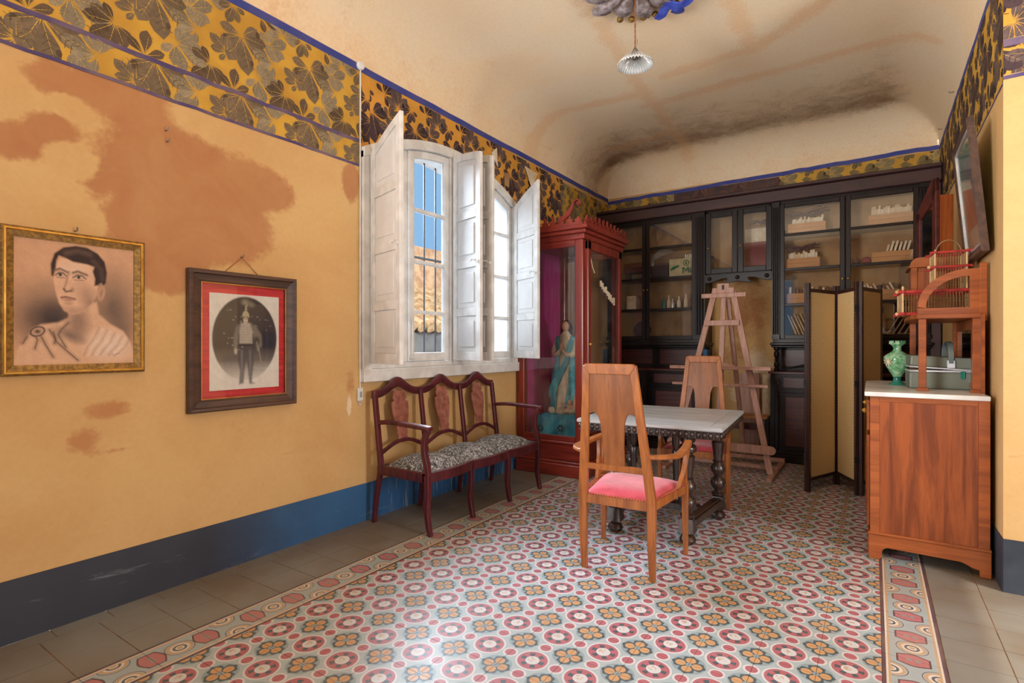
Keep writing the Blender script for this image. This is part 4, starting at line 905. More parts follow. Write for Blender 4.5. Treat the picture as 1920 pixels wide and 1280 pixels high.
for i, (x, h, m) in enumerate([(-2.42, .16, 'greendark'), (-2.36, .19, 'card2'), (-2.30, .14, 'alu'), (-2.22, .17, 'card'), (-2.12, .20, 'card2')]):
    o = B().lathe([(.026, 0), (.028, .01), (.028, h*.6), (.012, h*.75), (.011, h*.95), (.014, h)], 12).build('small_bottle', m, smooth=50); o.location = (x, 7.42+.02*(i % 2), 1.8855); tag(o, ['dark green bottle, leftmost of five on the third shelf', 'tan bottle second from left on the third shelf', 'silvery bottle in the middle of the third shelf', 'cream bottle second from right on the third shelf', 'tall tan bottle nearest the pilaster on the third shelf'][i], 'bottle')
o = B().lathe([(.13, -.004), (.13, .004), (.09, .010), (.03, .012), (.001, .012)], 26, axis='y').build('round_plate', 'iron', smooth=40); o.location = (-2.78, 7.55, 1.60); o.rotation_euler = (-.12, 0, 0); tag(o, 'dark round plate standing on the bottom shelf of the left bookcase', 'plate')
tag(B().box(-2.96, -2.82, 7.40, 7.58, 1.8855, 2.09).build('folded_album', 'card2', bevel=.004), 'tan album standing on the third shelf of the left bookcase', 'album')
tag(B().box(-1.845, -1.79, 7.22, 7.40, 1.076, 1.33).build('blue_book', 'bluebook', bevel=.003), 'blue cloth book standing at the end of the left counter', 'book')
b = B().tube([(-.92, 7.2, 1.10), (-.62, 7.17, 1.16), (-.58, 7.17, 1.165)], [.006, .02, .012], 8).tube([(-.58, 7.17, 1.165), (-.40, 7.16, 1.17)], .016, 8).box(-.46, -.44, 7.14, 7.18, 1.076, 1.16)
tag(b.build('fire_bellows_tool', 'iron', smooth=40), 'dark pointed metal tool lying on the right counter', 'tool')
# ------------------------------------------------------------------ settee under the window
be = thing('settee', 'three-seat dark plum settee with splat backs under the window', 'settee', (-3.24, 2.92, 0))
LB = 1.60; SZ = .455       # local x: depth into the room, local y: along the wall
def crest_z(u):            # three humps
    k = u/LB*3; f = k-math.floor(k) if k < 3 else 1.0
    return 1.045+.075*math.exp(-((f-.5)/.2)**2)-.012*math.cos(2*PI*f)
us = np.linspace(0, LB, 61); lean = lambda z: .045-(z-.47)*.13
out = [(u, crest_z(u)) for u in us]+[(u, crest_z(u)-.062-.02*math.exp(-(((u/LB*3) % 1-.5)/.2)**2)) for u in us[::-1]]
b = B().prism(out, 'x', -.018, .016); b.v = [(x+lean(1.05), y, z) for x, y, z in b.v]; b.build('crest_rail', 'benchwood', be, bevel=.006, smooth=50)
ry = [.018, LB/3, 2*LB/3, LB-.018]
for i, y in enumerate(ry):
    w_ = .045 if i in (0, 3) else .04
    B().sweep([(lean(.45), y, .40), (lean(.47), y, .47), (lean(.75), y, .75), (lean(1.0), y, 1.01)], .034, [w_, w_, w_*.95, w_*.9], (1, 0, 0)).build('back_post', 'benchwood', be, bevel=.005)
    B().sweep([(-.03, y, 0), (-.005, y, .2), (lean(.45), y, .43)], [.03, .034, .036], [.032, .036, .04], (1, 0, 0)).build('rear_leg', 'benchwood', be, bevel=.004)
for k in range(3):
    c = (ry[k]+ry[k+1])/2; ya, yb_ = ry[k]+.02, ry[k+1]-.02
    pts = [(lean(.58), ya+(yb_-ya)*i/10, .545+.075*math.sin(PI*i/10)) for i in range(11)]
    B().sweep(pts, .024, .03, (1, 0, 0)).build('lower_back_rail', 'benchwood', be, bevel=.004)
    hs = [(.060, 1.02), (.066, .99), (.075, .955), (.060, .94), (.090, .925), (.092, .87), (.082, .80), (.064, .73), (.052, .69), (.060, .672), (.048, .655), (.062, .60)]
    o_ = [(c+a, z) for a, z in hs]+[(c-a, z) for a, z in hs[::-1]]
    b = B().prism(o_, 'x', -.009, .009); b.v = [(x+lean(z), y, z) for x, y, z in b.v]; b.build('splat', 'splat', be, bevel=.003)
fr = lambda y: .53+.03*abs(math.sin(3*PI*y/LB))
yy = np.linspace(0, LB, 37)
b = B()
for a, c in zip(yy, yy[1:]): b.hexa([(fr(a)-.03, a, .385), (fr(a)+.012, a, .385), (fr(c)+.012, c, .385), (fr(c)-.03, c, .385), (fr(a)-.03, a, SZ), (fr(a)+.012, a, SZ), (fr(c)+.012, c, SZ), (fr(c)-.03, c, SZ)])
b.build('front_rail', 'benchwood', be, bevel=0)
for y in (.0, LB-.035): B().box(.03, .53, y, y+.035, .385, SZ).build('side_rail', 'benchwood', be, bevel=.004)
B().box(.02, .055, 0, LB, .385, SZ).build('rear_rail', 'benchwood', be, bevel=.004)
for k in range(3):
    y0, y1 = max(.03, ry[k]), min(LB-.03, ry[k+1]); Pd = []
    for i in range(22):
        row = []
        for j in range(26):
            u, v = i/21, j/25; y = y0+(y1-y0)*v; x = .055+(fr(y)-.035-.055)*u
            e = (1-abs(2*u-1)**4)*(1-abs(2*v-1)**3.2); row.append((x, y, SZ-.012+.085*e))
        Pd.append(row)
    B().grid(Pd).build('seat_pad', 'pad', be, smooth=70, fix=False)
for i, y in enumerate([.022, LB/3, 2*LB/3, LB-.022]):
    x = fr(y)-.005
    B().sweep(catmull([(x, y, .44), (x+.006, y, .32), (x-.002, y, .17), (x+.022, y, .03), (x+.034, y, 0)], 4), [.046-.001*k for k in range(17)], [.046-.0008*k for k in range(17)], (0, 1, 0)).build('front_leg', 'benchwood', be, bevel=.004)
for y, sg in ((.022, -1), (LB-.022, 1)):
    B().sweep(catmull([(fr(y), y, .43), (fr(y)-.012, y, .52), (fr(y)-.035, y, .61), (fr(y)-.03, y, .70), (fr(y)+.005, y, .775)], 4), [.042]*17, [.05-.0008*k for k in range(17)], (0, 1, 0)).build('arm_support', 'benchwood', be, bevel=.005)
    B().sweep(catmull([(lean(.79), y, .785), (.16, y+sg*.004, .80), (.36, y+sg*.012, .795), (.50, y+sg*.016, .79), (.575, y+sg*.014, .782)], 4), [.036+.0015*k for k in range(17)], .034, (0, 1, 0)).build('armrest', 'benchwood', be, bevel=.008)
# ------------------------------------------------------------------ armchairs with red velvet seats
def armchair(label, loc, rot):
    t = thing('armchair', label, 'armchair', loc, rot, 'honey wood armchairs at the table')
    RX, FX, FY = .215, .285, .545
    def px(z): return RX if z < .47 else RX-(z-.47)*.092
    def py(z): return 0.0 if z < .47 else -(z-.47)*.15
    for s_ in (-1, 1):
        B().sweep([(s_*(px(z)), py(z)+(.02 if z == 0 else 0), z) for z in (0, .25, .45, .50, .75, 1.0, 1.275)], [.034, .046, .052, .052, .05, .046, .042], [.032, .04, .044, .044, .036, .034, .032], (1, 0, 0)).build('back_post', 'chairwood', t, bevel=.004)
        B().sweep([(s_*(FX+.004), FY+.004, 0), (s_*FX, FY, .25), (s_*FX, FY, .475)], [.028, .036, .044], [.028, .038, .046], (1, 0, 0)).build('front_leg', 'chairwood', t, bevel=.004)
        B().sweep(catmull([(s_*FX, FY, .46), (s_*(FX+.002), FY-.03, .54), (s_*(FX+.008), FY-.03, .62), (s_*(FX+.018), FY+.015, .73)], 5), [.03]*16, [.048-.001*k for k in range(16)], (1, 0, 0)).build('arm_post', 'chairwood', t, bevel=.004)
        for k in range(2):
            o_ = k*.035
            B().sweep(catmull([(s_*(FX-.012), FY-.17+o_, .47), (s_*(FX+.004), FY-.11+o_, .55), (s_*(FX+.014), FY-.07+o_, .63), (s_*(FX+.02), FY-.06+o_, .725)], 5), .022, .014, (1, 0, 0)).build('arm_slat', 'chairwood', t, bevel=.002)
        pts = catmull([(s_*px(.75), py(.75)+.005, .742), (s_*(px(.75)+.06), .03, .735), (s_*(FX+.035), .15, .728), (s_*(FX+.04), .33, .732), (s_*(FX+.022), FY-.02, .742), (s_*(FX+.01), FY+.045, .746)], 5)
        B().sweep(pts, [.05]*len(pts), .024, (1, 0, 0) if False else (0, 0, 1)).build('armrest', 'chairwood', t, bevel=0) if False else B().sweep(pts, [.024]*len(pts), [.046+.010*math.sin(PI*i/(len(pts)-1)) for i in range(len(pts))], (0, 0, 1)).build('armrest', 'chairwood', t, bevel=.006)
        B().hexa([(s_*(RX-.012), .02, .415), (s_*(RX+.012), .02, .415), (s_*(FX+.012), FY-.02, .415), (s_*(FX-.012), FY-.02, .415), (s_*(RX-.012), .02, .475), (s_*(RX+.012), .02, .475), (s_*(FX+.012), FY-.02, .475), (s_*(FX-.012), FY-.02, .475)]).build('side_rail', 'chairwood', t, bevel=.003)
    B().box(-RX+.02, RX-.02, -.012, .016, .415, .475).build('rear_rail', 'chairwood', t, bevel=.003)
    B().box(-FX+.02, FX-.02, FY-.016, FY+.014, .415, .475).build('front_rail', 'chairwood', t, bevel=.003)
    tilt = lambda b_: setattr(b_, 'v', [(x, y+py(z), z) for x, y, z in b_.v]) or b_
    tilt(B().prism([(-px(1.235)+.02, 1.222), (px(1.235)-.02, 1.222), (px(1.28)+.018, 1.265), (px(1.28)+.006, 1.285), (-px(1.28)-.006, 1.285), (-px(1.28)-.018, 1.265)], 'y', -.02, .02)).build('top_rail', 'chairwood', t, bevel=.004)
    tilt(B().box(-px(.66)+.01, px(.66)-.01, -.014, .014, .635, .672)).build('cross_rail', 'chairwood', t, bevel=.003)
    zA = .965; n = 8; half = [(px(1.235)-.012, 1.235), (px(zA)-.012, zA+.01)]
    aw = px(zA)-.02-.072; half += [(px(zA)-.02-aw*.5+aw*.5*math.cos(a), zA-.0+.025*math.sin(a)-.0) for a in np.linspace(0, PI/2, 4)][1:]
    half += [(.072+aw*.5-aw*.5*math.sin(a), zA+.025*math.cos(a)-.08*(1-math.cos(a))) for a in np.linspace(0, PI/2, 6)][1:]
    half += [(.066, .80), (.064, .66)]
    tilt(B().prism(half+[(-x, z) for x, z in half[::-1]], 'y', -.008, .008)).build('back_panel', 'chairpanel', t, bevel=.002)
    Pd = []
    for i in range(20):
        row = []
        for j in range(20):
            u, v = i/19*2-1, j/19; hw = (RX-.012)+(FX-RX)*v; e = (1-abs(u)**5)*(1-abs(2*v-1)**5)
            row.append((u*hw, .02+(FY-.02)*v, .472+.043*e**.7))
        Pd.append(row)
    se = B().grid(Pd).build('seat', 'velvet', t, smooth=70, fix=False)
    nb_ = B(); ed = []
    for k in range(22): ed.append(((-1+2*k/21)*(RX-.03), -.014)); ed.append(((-1+2*k/21)*(FX-.03), FY+.016))
    for k in range(24):
        v = k/23; hw = RX+.013+(FX-RX)*v; ed += [(hw, .03+(FY-.05)*v), (-hw, .03+(FY-.05)*v)]
    for x, y in ed: nb_.ball((x, y, .476), .006, .006, .006, 6, 4)
    tag(nb_.build('nail_trim', 'nail', t), kind='stuff')
    return t
ac = armchair('honey wood armchair seen from behind, pulled up to the near side of the table', (-1.296, 3.077, 0), math.radians(3.5))
dup(ac, (-1.375, 5.335, 0), math.radians(187), 'honey wood armchair facing the room on the far side of the table', 'honey wood armchairs at the table')
# ------------------------------------------------------------------ carved table
tb = thing('carved_table', 'dark carved oak table with worn grey top and turned legs', 'table', (-1.375, 4.235, 0), math.radians(4))
TW, TD, TZ = 1.03, 1.13, .845
w2, d2 = TW/2, TD/2
tp_ = B().prism([(-w2, -d2), (w2, -d2), (w2, d2), (-w2, d2)], 'z', TZ-.028, TZ-.004).build('table_top', 'tabletop', tb, bevel=.006)
for k in range(5):
    a = -d2+.09+k*(TD-.18)/5; B().box(-w2+.09, w2-.09, a+.0015, a+(TD-.18)/5-.0015, TZ-.006, TZ).build('plank', 'tabletop', tp_, bevel=.0015)
for a, c, e, f in ((-w2+.003, w2-.003, -d2+.003, -d2+.088), (-w2+.003, w2-.003, d2-.088, d2-.003), (-w2+.003, -w2+.088, -d2+.09, d2-.09), (w2-.088, w2-.003, -d2+.09, d2-.09)): B().box(a, c, e, f, TZ-.006, TZ).build('edge_board', 'tabletop', tp_, bevel=.002)
a2, e2 = w2-.018, d2-.018
B().box(-a2, a2, -e2, e2, TZ-.082, TZ-.028).box(-a2-.01, a2+.01, -e2-.01, e2+.01, TZ-.036, TZ-.028).box(-a2-.006, a2+.006, -e2-.006, e2+.006, TZ-.082, TZ-.074).build('apron', 'tabledark', tb, bevel=.003)
gd = B()
for k in range(25):
    x = -a2+.02+k*(2*a2-.04)/24
    for y in (-e2, e2): gd.ball((x, y, TZ-.056), .0165, .018, .021, 8, 6)
for k in range(27):
    y = -e2+.02+k*(2*e2-.04)/26
    for x in (-a2, a2): gd.ball((x, y, TZ-.056), .018, .0165, .021, 8, 6)
tag(gd.build('gadroon_carving', 'tabledark', tb, smooth=60), kind='stuff')
LX, LY = .31, .345; LO = -.075; LS = lambda x, y: x*(1+.15*(y-LO)/LY)
prof = [(.030, 0), (.052, .015), (.058, .035), (.045, .062), (.028, .075), (.028, .082), (.040, .09)]
prof2 = [(.040, .185), (.052, .20), (.052, .21), (.030, .222), (.030, .235), (.052, .262), (.060, .29), (.052, .318), (.030, .34), (.034, .355), (.056, .39), (.058, .41), (.042, .44), (.033, .455), (.044, .463), (.033, .472), (.036, .50), (.046, .58), (.050, .615), (.034, .63), (.034, .64), (.058, .652), (.062, .675), (.052, .695), (.034, .705), (.050, .72), (.054, .735), (.040, .765)]
for x in (-LX, LX):
    for y in (-LY+LO, LY+LO):
        x_ = x; x = LS(x, y)
        lg = B().lathe(prof, 18, (x, y, 0)).lathe(prof2, 18, (x, y, 0)).hexa([(x-.055, y-.055, .09), (x+.055, y-.055, .09), (x+.055, y+.055, .09), (x-.055, y+.055, .09), (x-.04, y-.04, .185), (x+.04, y-.04, .185), (x+.04, y+.04, .185), (x-.04, y+.04, .185)])
        lg.build('leg', 'tabledark', tb, smooth=40); x = x_
    B().beam((LS(x, LO-LY+.04), LO-LY+.04, .14), (LS(x, LO+LY-.04), LO+LY-.04, .14), .09, .05, (1, 0, 0)).beam((LS(x, LO-LY+.04), LO-LY+.04, .17), (LS(x, LO+LY-.04), LO+LY-.04, .17), .06, .012, (1, 0, 0)).build('side_stretcher', 'tabledark', tb, bevel=.005)
B().box(-LX+.045, LX-.045, -.04, .04, .115, .165).build('cross_stretcher', 'tabledark', tb, bevel=.005)
for x in (-.17, 0, .17): B().lathe([(.034, .165), (.038, .18), (.020, .195), (.034, .215), (.036, .23), (.018, .25), (.012, .262), (.016, .27), (.004, .285)], 14, (x, 0, 0)).build('finial', 'tabledark', tb, smooth=40)
for x in (-.255, .085): B().lathe([(.028, .175), (.034, .19), (.022, .21), (.030, .26), (.020, .30), (.024, .5), (.032, .56), (.02, .58), (.03, .62), (.03, .765)], 14, (x-.0, .0, 0)).build('inner_column', 'tabledark', tb, smooth=40)
# ------------------------------------------------------------------ easel
ea = thing('easel', 'pinkish beech studio easel between the bookcases', 'easel', (-1.42, 6.5, 0), world=True)
ex, topY = -1.42, 6.62
for s_ in (-1, 1):
    B().beam((ex+s_*.52, 6.22, .035), (ex+s_*.10, 6.47, 2.0), .062, .032, (1, 0, 0)).build('front_leg', 'easel', ea, bevel=.003)
    B().box(ex+s_*.54-.03, ex+s_*.54+.03, 5.98, 7.0, .0, .04).build('base_bar', 'easel', ea, bevel=.004)
B().beam((ex-.02, 6.30, .30), (ex, 6.475, 2.0), .055, .03, (1, 0, 0)).build('mast', 'easel', ea, bevel=.003)
B().beam((ex+.12, 7.02, .03), (ex+.04, 6.50, 1.92), .05, .03, (1, 0, 0)).build('rear_leg', 'easel', ea, bevel=.003)
B().beam((ex-.24, 6.445, 1.955), (ex+.24, 6.445, 1.955), .026, .05, (0, 1, 0)).build('head_bar', 'easel', ea, bevel=.003)
B().prism([(ex-.12, 1.98), (ex+.12, 1.98), (ex+.12, 2.04), (ex+.065, 2.04), (ex+.065, 2.09), (ex-.065, 2.09), (ex-.065, 2.04), (ex-.12, 2.04)], 'y', 6.43, 6.455).build('top_clamp', 'easel', ea, bevel=.003)
B().box(ex-.012, ex+.012, 6.424, 6.43, 2.02, 2.07).build('clamp_slot', 'iron', ea)
B().beam((ex-.20, 6.39, 1.64), (ex+.18, 6.39, 1.64), .022, .06, (0, 1, 0)).build('cross_bar', 'easel', ea, bevel=.003)
B().box(ex-.55, ex+.52, 6.24, 6.34, 1.12, 1.145).box(ex-.55, ex+.52, 6.24, 6.255, 1.145, 1.158).build('canvas_tray', 'easel', ea, bevel=.003)
B().prism([(ex-.11, 1.145), (ex+.15, 1.145), (ex+.15, 1.165), (ex+.09, 1.18), (ex+.03, 1.2), (ex-.03, 1.2), (ex-.09, 1.18), (ex-.11, 1.165)], 'y', 6.30, 6.33).build('tray_clamp', 'easel', ea, bevel=.003)
B().box(ex-.53, ex+.49, 6.27, 6.30, .935, .965).build('lower_bar', 'easel', ea, bevel=.003)
B().prism(arc(ex-.52, .285, .045, PI/2, 3*PI/2, 6)+arc(ex+.53, .285, .045, -PI/2, PI/2, 6), 'y', 6.19, 6.22).build('foot_beam', 'easel', ea, bevel=.003)
B().box(ex-.57, ex+.57, 6.90, 6.96, .04, .08).build('base_cross', 'easel', ea, bevel=.003); B().box(ex-.57, ex+.57, 6.42, 6.47, .04, .08).build('base_cross', 'easel', ea, bevel=.003)
# rolled canvas and board standing in the niche
tag(B().lathe([(.055, 0), (.055, 1.02), (.045, 1.02), (.045, .99), (.01, .99)], 18).build('rolled_canvas', 'card', smooth=40), 'cream rolled canvas standing in the niche behind the easel', 'canvas roll').location = (-1.12, 7.45, 0)
tag(B().box(-1.45, -1.22, 7.56, 7.59, 0, 1.03).build('leaning_board', 'easel', bevel=.003), 'plain wooden board leaning in the niche behind the easel', 'board')
sb_ = thing('low_bench', 'low brown slatted bench in the niche behind the easel', 'bench', (-1.42, 7.2, 0), world=True)
for k in range(3): B().box(-1.80, -1.06, 7.08+k*.11, 7.17+k*.11, .50, .525).build('slat', 'pine', sb_, bevel=.003)
for x in (-1.76, -1.10):
    for y in (7.1, 7.37): B().box(x-.02, x+.02, y-.02, y+.02, 0, .50).build('leg', 'darkwood', sb_, bevel=.003)
B().box(-1.76, -1.10, 7.09, 7.11, .36, .44).build('apron', 'maroonwood', sb_); B().box(-1.76, -1.10, 7.09, 7.11, .14, .18).build('stretcher', 'maroonwood', sb_)
# ------------------------------------------------------------------ folding screen
fs = thing('folding_screen', 'dark wood folding screen with gold patterned panels beside the sideboard', 'folding screen', (-.3, 5.9, 0), world=True)
def screen_panel(p0, p1, h=1.98):
    p0, p1 = Vector((*p0, 0)), Vector((*p1, 0)); d = (p1-p0); L = d.length; ang = math.atan2(d.y, d.x)
    mt = Matrix.Translation(p0) @ Matrix.Rotation(ang, 4, 'Z')
    fr_ = B()
    for x in (.018, L-.018): fr_.box(x-.018, x+.018, -.014, .014, 0, h)
    fr_.box(.036, L-.036, -.012, .012, .10, .135).box(.036, L-.036, -.012, .012, h-.085, h-.05); fr_.xf(mt)
    o = fr_.build('screen_frame', 'darkwood', fs, bevel=.003)
    f = B().box(.036, L-.036, -.008, .008, .135, h-.085)
    f.xf(mt); f.build('fabric', 'damask', o)
    ft = B()
    for x in (.04, L-.04):
        for k in range(int((h-.25)/.03)): ft.ball((x, -.011, .15+k*.03), .0045, .004, .0045, 5, 4)
    ft.xf(mt); tag(ft.build('fabric_tacks', 'darkwood', o), kind='stuff')
    for z in (.3, 1.0, 1.7): B().box(L-.008, L+.004, -.02, .02, z, z+.06).xf(mt).build('hinge', 'iron', o)
screen_panel((-.575, 6.33), (-.535, 5.83)); screen_panel((-.520, 5.815), (-.315, 6.30)); screen_panel((-.305, 6.31), (-.125, 5.925)); screen_panel((-.10, 5.925), (.06, 6.40))
# ------------------------------------------------------------------ sideboard with marble top and etagere
sd = thing('sideboard', 'walnut sideboard with white marble top and open shelf superstructure', 'sideboard', (-.02, 4.268, 0), math.radians(.2))
SW, SD, SH_ = .60, 1.30, 1.06       # local x 0..SW towards the wall, y 0..SD along the wall
B().box(.0, SW, .012, SD, .16, SH_).build('carcass', 'sidewood', sd, bevel=.003)
B().box(0, .052, 0, .012, .16, SH_).box(SW-.055, SW, 0, .012, .16, SH_).box(.052, SW-.055, 0, .012, SH_-.035, SH_).build('end_frame', 'sidewoodx', sd, bevel=.002)
B().box(.052, SW-.055, .004, .012, .165, SH_-.035).build('end_panel', 'sidewood', sd, bevel=.001)
out = [(-.008, 0), (.055, 0), (.065, .02)]+arc(.10, .045, .035, PI, PI/2, 5)+[(SW-.16, .075)]+bez([(SW-.16, .075), (SW-.11, .073), (SW-.10, .045), (SW-.05, .04)], 6)+[(SW-.05, 0), (SW+.004, 0), (SW+.004, .155), (-.008, .155)]
B().prism(out, 'y', -.012, .012).build('plinth', 'sidewoodx', sd, bevel=.003)
B().box(-.012, .012, .012, SD, .02, .155).build('front_plinth', 'sidewoodx', sd, bevel=.003); B().box(.1, SW, SD-.02, SD, 0, .155).build('rear_plinth', 'sidewoodx', sd)
B().box(-.012, SW+.006, -.016, SD, .155, .172).build('base_moulding', 'sidewoodx', sd, bevel=.004)
for a in (0, 1):
    dd = B().box(-.018, 0, .03+a*.625, .635+a*.625, .2, .80).build('door', 'sidewood', sd, bevel=.004); B().box(-.024, -.018, .10+a*.625, .565+a*.625, .27, .73).build('door_panel', 'sidewoodx', dd, bevel=.004)
    dw = B().box(-.018, 0, .03+a*.625, .635+a*.625, .83, 1.03).build('drawer', 'sidewoodx', sd, bevel=.004); B().lathe([(.012, 0), (.02, -.012), (.008, -.03)], 10, (-.018, .33+a*.625, .93), 'x').build('knob', 'gold', dw, smooth=40)
MT = 1.09
B().prism([(-.03, -.035)]+[(SW-.002, -.035), (SW-.002, SD+.03), (.06, SD+.03), (-.03, SD-.08)], 'z', SH_, MT).build('marble_top', 'marble', sd, bevel=.007, seg=2)
# superstructure: two end frames, shelf, quarter-round brackets, mirrored back
E0, E1 = .235, 1.20; XF_, XB_ = .29, .585; SZ_ = 1.585
for y in (E0, E1):
    for x in (XF_, XB_-.02):
        B().box(x-.021, x+.021, y-.018, y+.018, MT+.02, SZ_-.018).build('post', 'sidewoodx', sd, bevel=.003); B().box(x-.032, x+.032, y-.028, y+.028, MT, MT+.02).build('post_foot', 'sidewoodx', sd, bevel=.003)
B().prism([(XF_-.03, E0-.03), (XB_+.005, E0-.03), (XB_+.005, E1+.03), (XF_-.03, E1+.03), (XF_-.06, E1-.06), (XF_-.075, (E0+E1)/2), (XF_-.06, E0+.06)], 'z', SZ_-.018, SZ_+.012).build('shelf', 'sidewoodx', sd, bevel=.004)
def bracket(y):
    x0, x1, z0, h = XF_-.025, XB_-.055, SZ_+.012, .285; w_ = x1-x0
    oo = [(x0, z0), (x0, z0+.05)]+[(x0+w_-w_*math.cos(t), z0+.05+(h-.05)*math.sin(t)) for t in np.linspace(0, PI/2, 14)][1:]+[(x1+.05, z0+h), (x1+.05, z0)]
    b = B(); ii = [(x0+.065, z0+.05)]+[(x1-(w_-.06)*math.cos(t)+.0, z0+.055+(h-.115)*math.sin(t)) for t in np.linspace(.12, PI/2, 13)]+[(x1, z0+h-.055), (x1, z0+.05)]
    arcO = [(x0, z0+.05)]+[(x0+w_-w_*math.cos(t), z0+.05+(h-.05)*math.sin(t)) for t in np.linspace(0, PI/2, 14)][1:]; arcI = [(x1-(w_-.042)*math.cos(t), z0+.04+(h-.085)*math.sin(t)) for t in np.linspace(0, PI/2, 14)]
    for k in range(13): b.prism([arcO[k], arcO[k+1], arcI[k+1], arcI[k]], 'y', y-.018, y+.018)
    b.box(x0, x1, y-.018, y+.018, z0, z0+.04).box(x1, x1+.05, y-.018, y+.018, z0, z0+h)
    b.build('quarter_bracket', 'sidewoodx', sd)
    B().box(x1+.05, x1+.085, y-.022, y+.022, z0-.05, z0+h+.035).build('back_post', 'sidewoodx', sd, bevel=.003)
bracket(E0)
B().box(XB_-.005, XB_+.012, .16, E1+.06, .60, SZ_).build('back_board', 'sidewoodx', sd)
mr = B().box(XB_-.03, XB_-.006, E0+.10, E0+.15, MT+.02, SZ_-.02).box(XB_-.03, XB_-.006, E1-.15, E1-.10, MT+.02, SZ_-.02).box(XB_-.03, XB_-.006, E0+.15, E1-.15, SZ_-.09, SZ_-.02).box(XB_-.03, XB_-.006, E0+.15, E1-.15, MT+.02, MT+.05).build('mirror_frame', 'sidewoodx', sd, bevel=.002)
B().box(XB_-.016, XB_-.008, E0+.15, E1-.15, MT+.05, SZ_-.09).build('mirror_glass', 'mirror', mr)
tw = B().box(XF_-.03, XB_-.01, E1-.34, E1, SZ_+.012, 1.98).build('hutch_cupboard', 'sidewood', sd, bevel=.003)
B().prism([(XF_-.055, 1.98), (XB_, 1.98), (XB_, 2.055), (XF_+.02, 2.055)]+arc(XF_+.02, 2.0, .055, PI/2, PI, 6), 'y', E1-.36, E1+.01).build('hutch_top', 'sidewoodx', sd, bevel=.003)
B().box(XF_+.01, XB_-.05, E1-.352, E1-.338, SZ_+.06, 1.95).build('hutch_panel', 'sidewood', tw, bevel=.003)
B().box(XF_-.03, XF_+.01, E1-.356, E1-.338, SZ_+.012, 1.98).build('hutch_stile', 'sidewoodx', tw, bevel=.003)
# framed five-sided mirror case standing on the hutch
mc = thing('mirror_case', 'tall five-sided wooden mirror case standing on the sideboard hutch', 'mirror', (.395, 5.17, 2.057), 0)
dv = Vector((-.105, .28, 0)).normalized(); L_ = .30; D_ = .115; mt = Matrix(((dv.x, dv.y, 0, 0), (dv.y, -dv.x, 0, 0), (0, 0, 1, 0), (0, 0, 0, 1)))
hN, hP = .60, .50
fo = [(0, 0), (L_, 0), (L_, hP-.10), (L_*.5, hP+.08), (.06, hN), (0, hN)]
b = B().prism([(.006, .0), (L_-.006, 0), (L_-.006, hP-.14), (L_*.5, hP-.02), (.006, hN-.13)], 'y', .02, D_); b.v = [tuple(mt @ Vector(v)) for v in b.v]; b.build('case', 'sidewood', mc, bevel=.003)
b = B().box(0, .055, -.006, .02, 0, hN).box(L_-.055, L_, -.006, .02, 0, hP-.11).box(.055, L_-.055, -.006, .02, 0, .03)
b.prism([(.0, hN), (.055, hN), (L_, hP-.11), (L_, hP-.20), (.055, hN-.17), (0, hN-.1)], 'y', -.006, .02); b.v = [tuple(mt @ Vector(v)) for v in b.v]; b.build('front_frame', 'maroonwood', mc, bevel=.003)
b = B().box(.055, L_-.055, .006, .012, .03, hP-.12); b.v = [tuple(mt @ Vector(v)) for v in b.v]; b.build('mirror_glass', 'mirror', mc)
# vase, picnic case, dark box on the marble
va = thing('green_vase', 'green marbled glass urn vase on the marble top', 'vase', (.150, 5.07, MT+.001))
vb = B().lathe([(.03, .062), (.034, .075), (.05, .10), (.076, .15), (.088, .19), (.086, .212), (.07, .228), (.045, .245), (.030, .258), (.025, .275), (.030, .295), (.045, .31), (.054, .32), (.050, .318), (.038, .31)], 24).build('bowl', 'greenglass', va, smooth=45)
B().lathe([(.055, 0), (.056, .006), (.042, .016), (.026, .032), (.026, .06), (.03, .064)], 22).build('foot', 'greendark', va, smooth=45)
b = B()
for k in range(8): t = 2*PI*k/8; b.box(-.012, .012, -.004, .004, .31, .335).xf(Matrix.Rotation(t, 4, 'Z') @ Matrix.Translation((0, -.047, 0)), len(b.v)-8)
b.build('rim_tabs', 'greenglass', va)
b = B()
for k in range(9):
    t = 2*PI*k/9; c = Vector((-.055, -.070, .175)); u = Vector((.78, -.62, 0)).normalized(); q = c+u*math.cos(t)*.028*1.2+Vector((0, 0, 1))*math.sin(t)*.03; b.beam(c+Vector((-.004, -.006, 0)), q+Vector((-.003, -.005, 0)), .006, .003)
b.build('painted_star', 'card', vb)
pc = thing('picnic_case', 'grey-green checked picnic case with loop handle on the marble top', 'case', (.385, 4.83, MT+.001), math.radians(4))
B().box(-.185, .185, -.11, .11, 0, .115).build('body', 'plaid', pc, bevel=.012, seg=2)
B().box(-.188, .188, -.113, .113, .115, .130).build('lower_rim', 'alu', pc, bevel=.003)
ld = B().box(-.183, .183, -.11, .11, 0, .075); ld = ld.xf(Matrix.Translation((0, 0, .148)) @ Matrix.Rotation(math.radians(3.5), 4, 'Y')).build('lid', 'plaid', pc, bevel=.014, seg=2)
B().box(-.186, .186, -.113, .113, 0, .012).xf(Matrix.Translation((0, 0, .136)) @ Matrix.Rotation(math.radians(3.5), 4, 'Y')).build('lid_rim', 'alu', pc, bevel=.003)
B().sweep(catmull([(.045, -.118, .175), (.045, -.116, .26), (.045, -.06, .315), (.045, .06, .315), (.045, .116, .26), (.045, .118, .175)], 5), .03, .012, (1, 0, 0)).build('handle', 'greyvinyl', pc, bevel=.002)
B().box(.022, .068, -.124, -.112, .145, .20).build('handle_tab', 'alu', pc, bevel=.003); B().box(.095, .12, -.122, -.112, .075, .125).build('clasp', 'greendark', pc, bevel=.003)
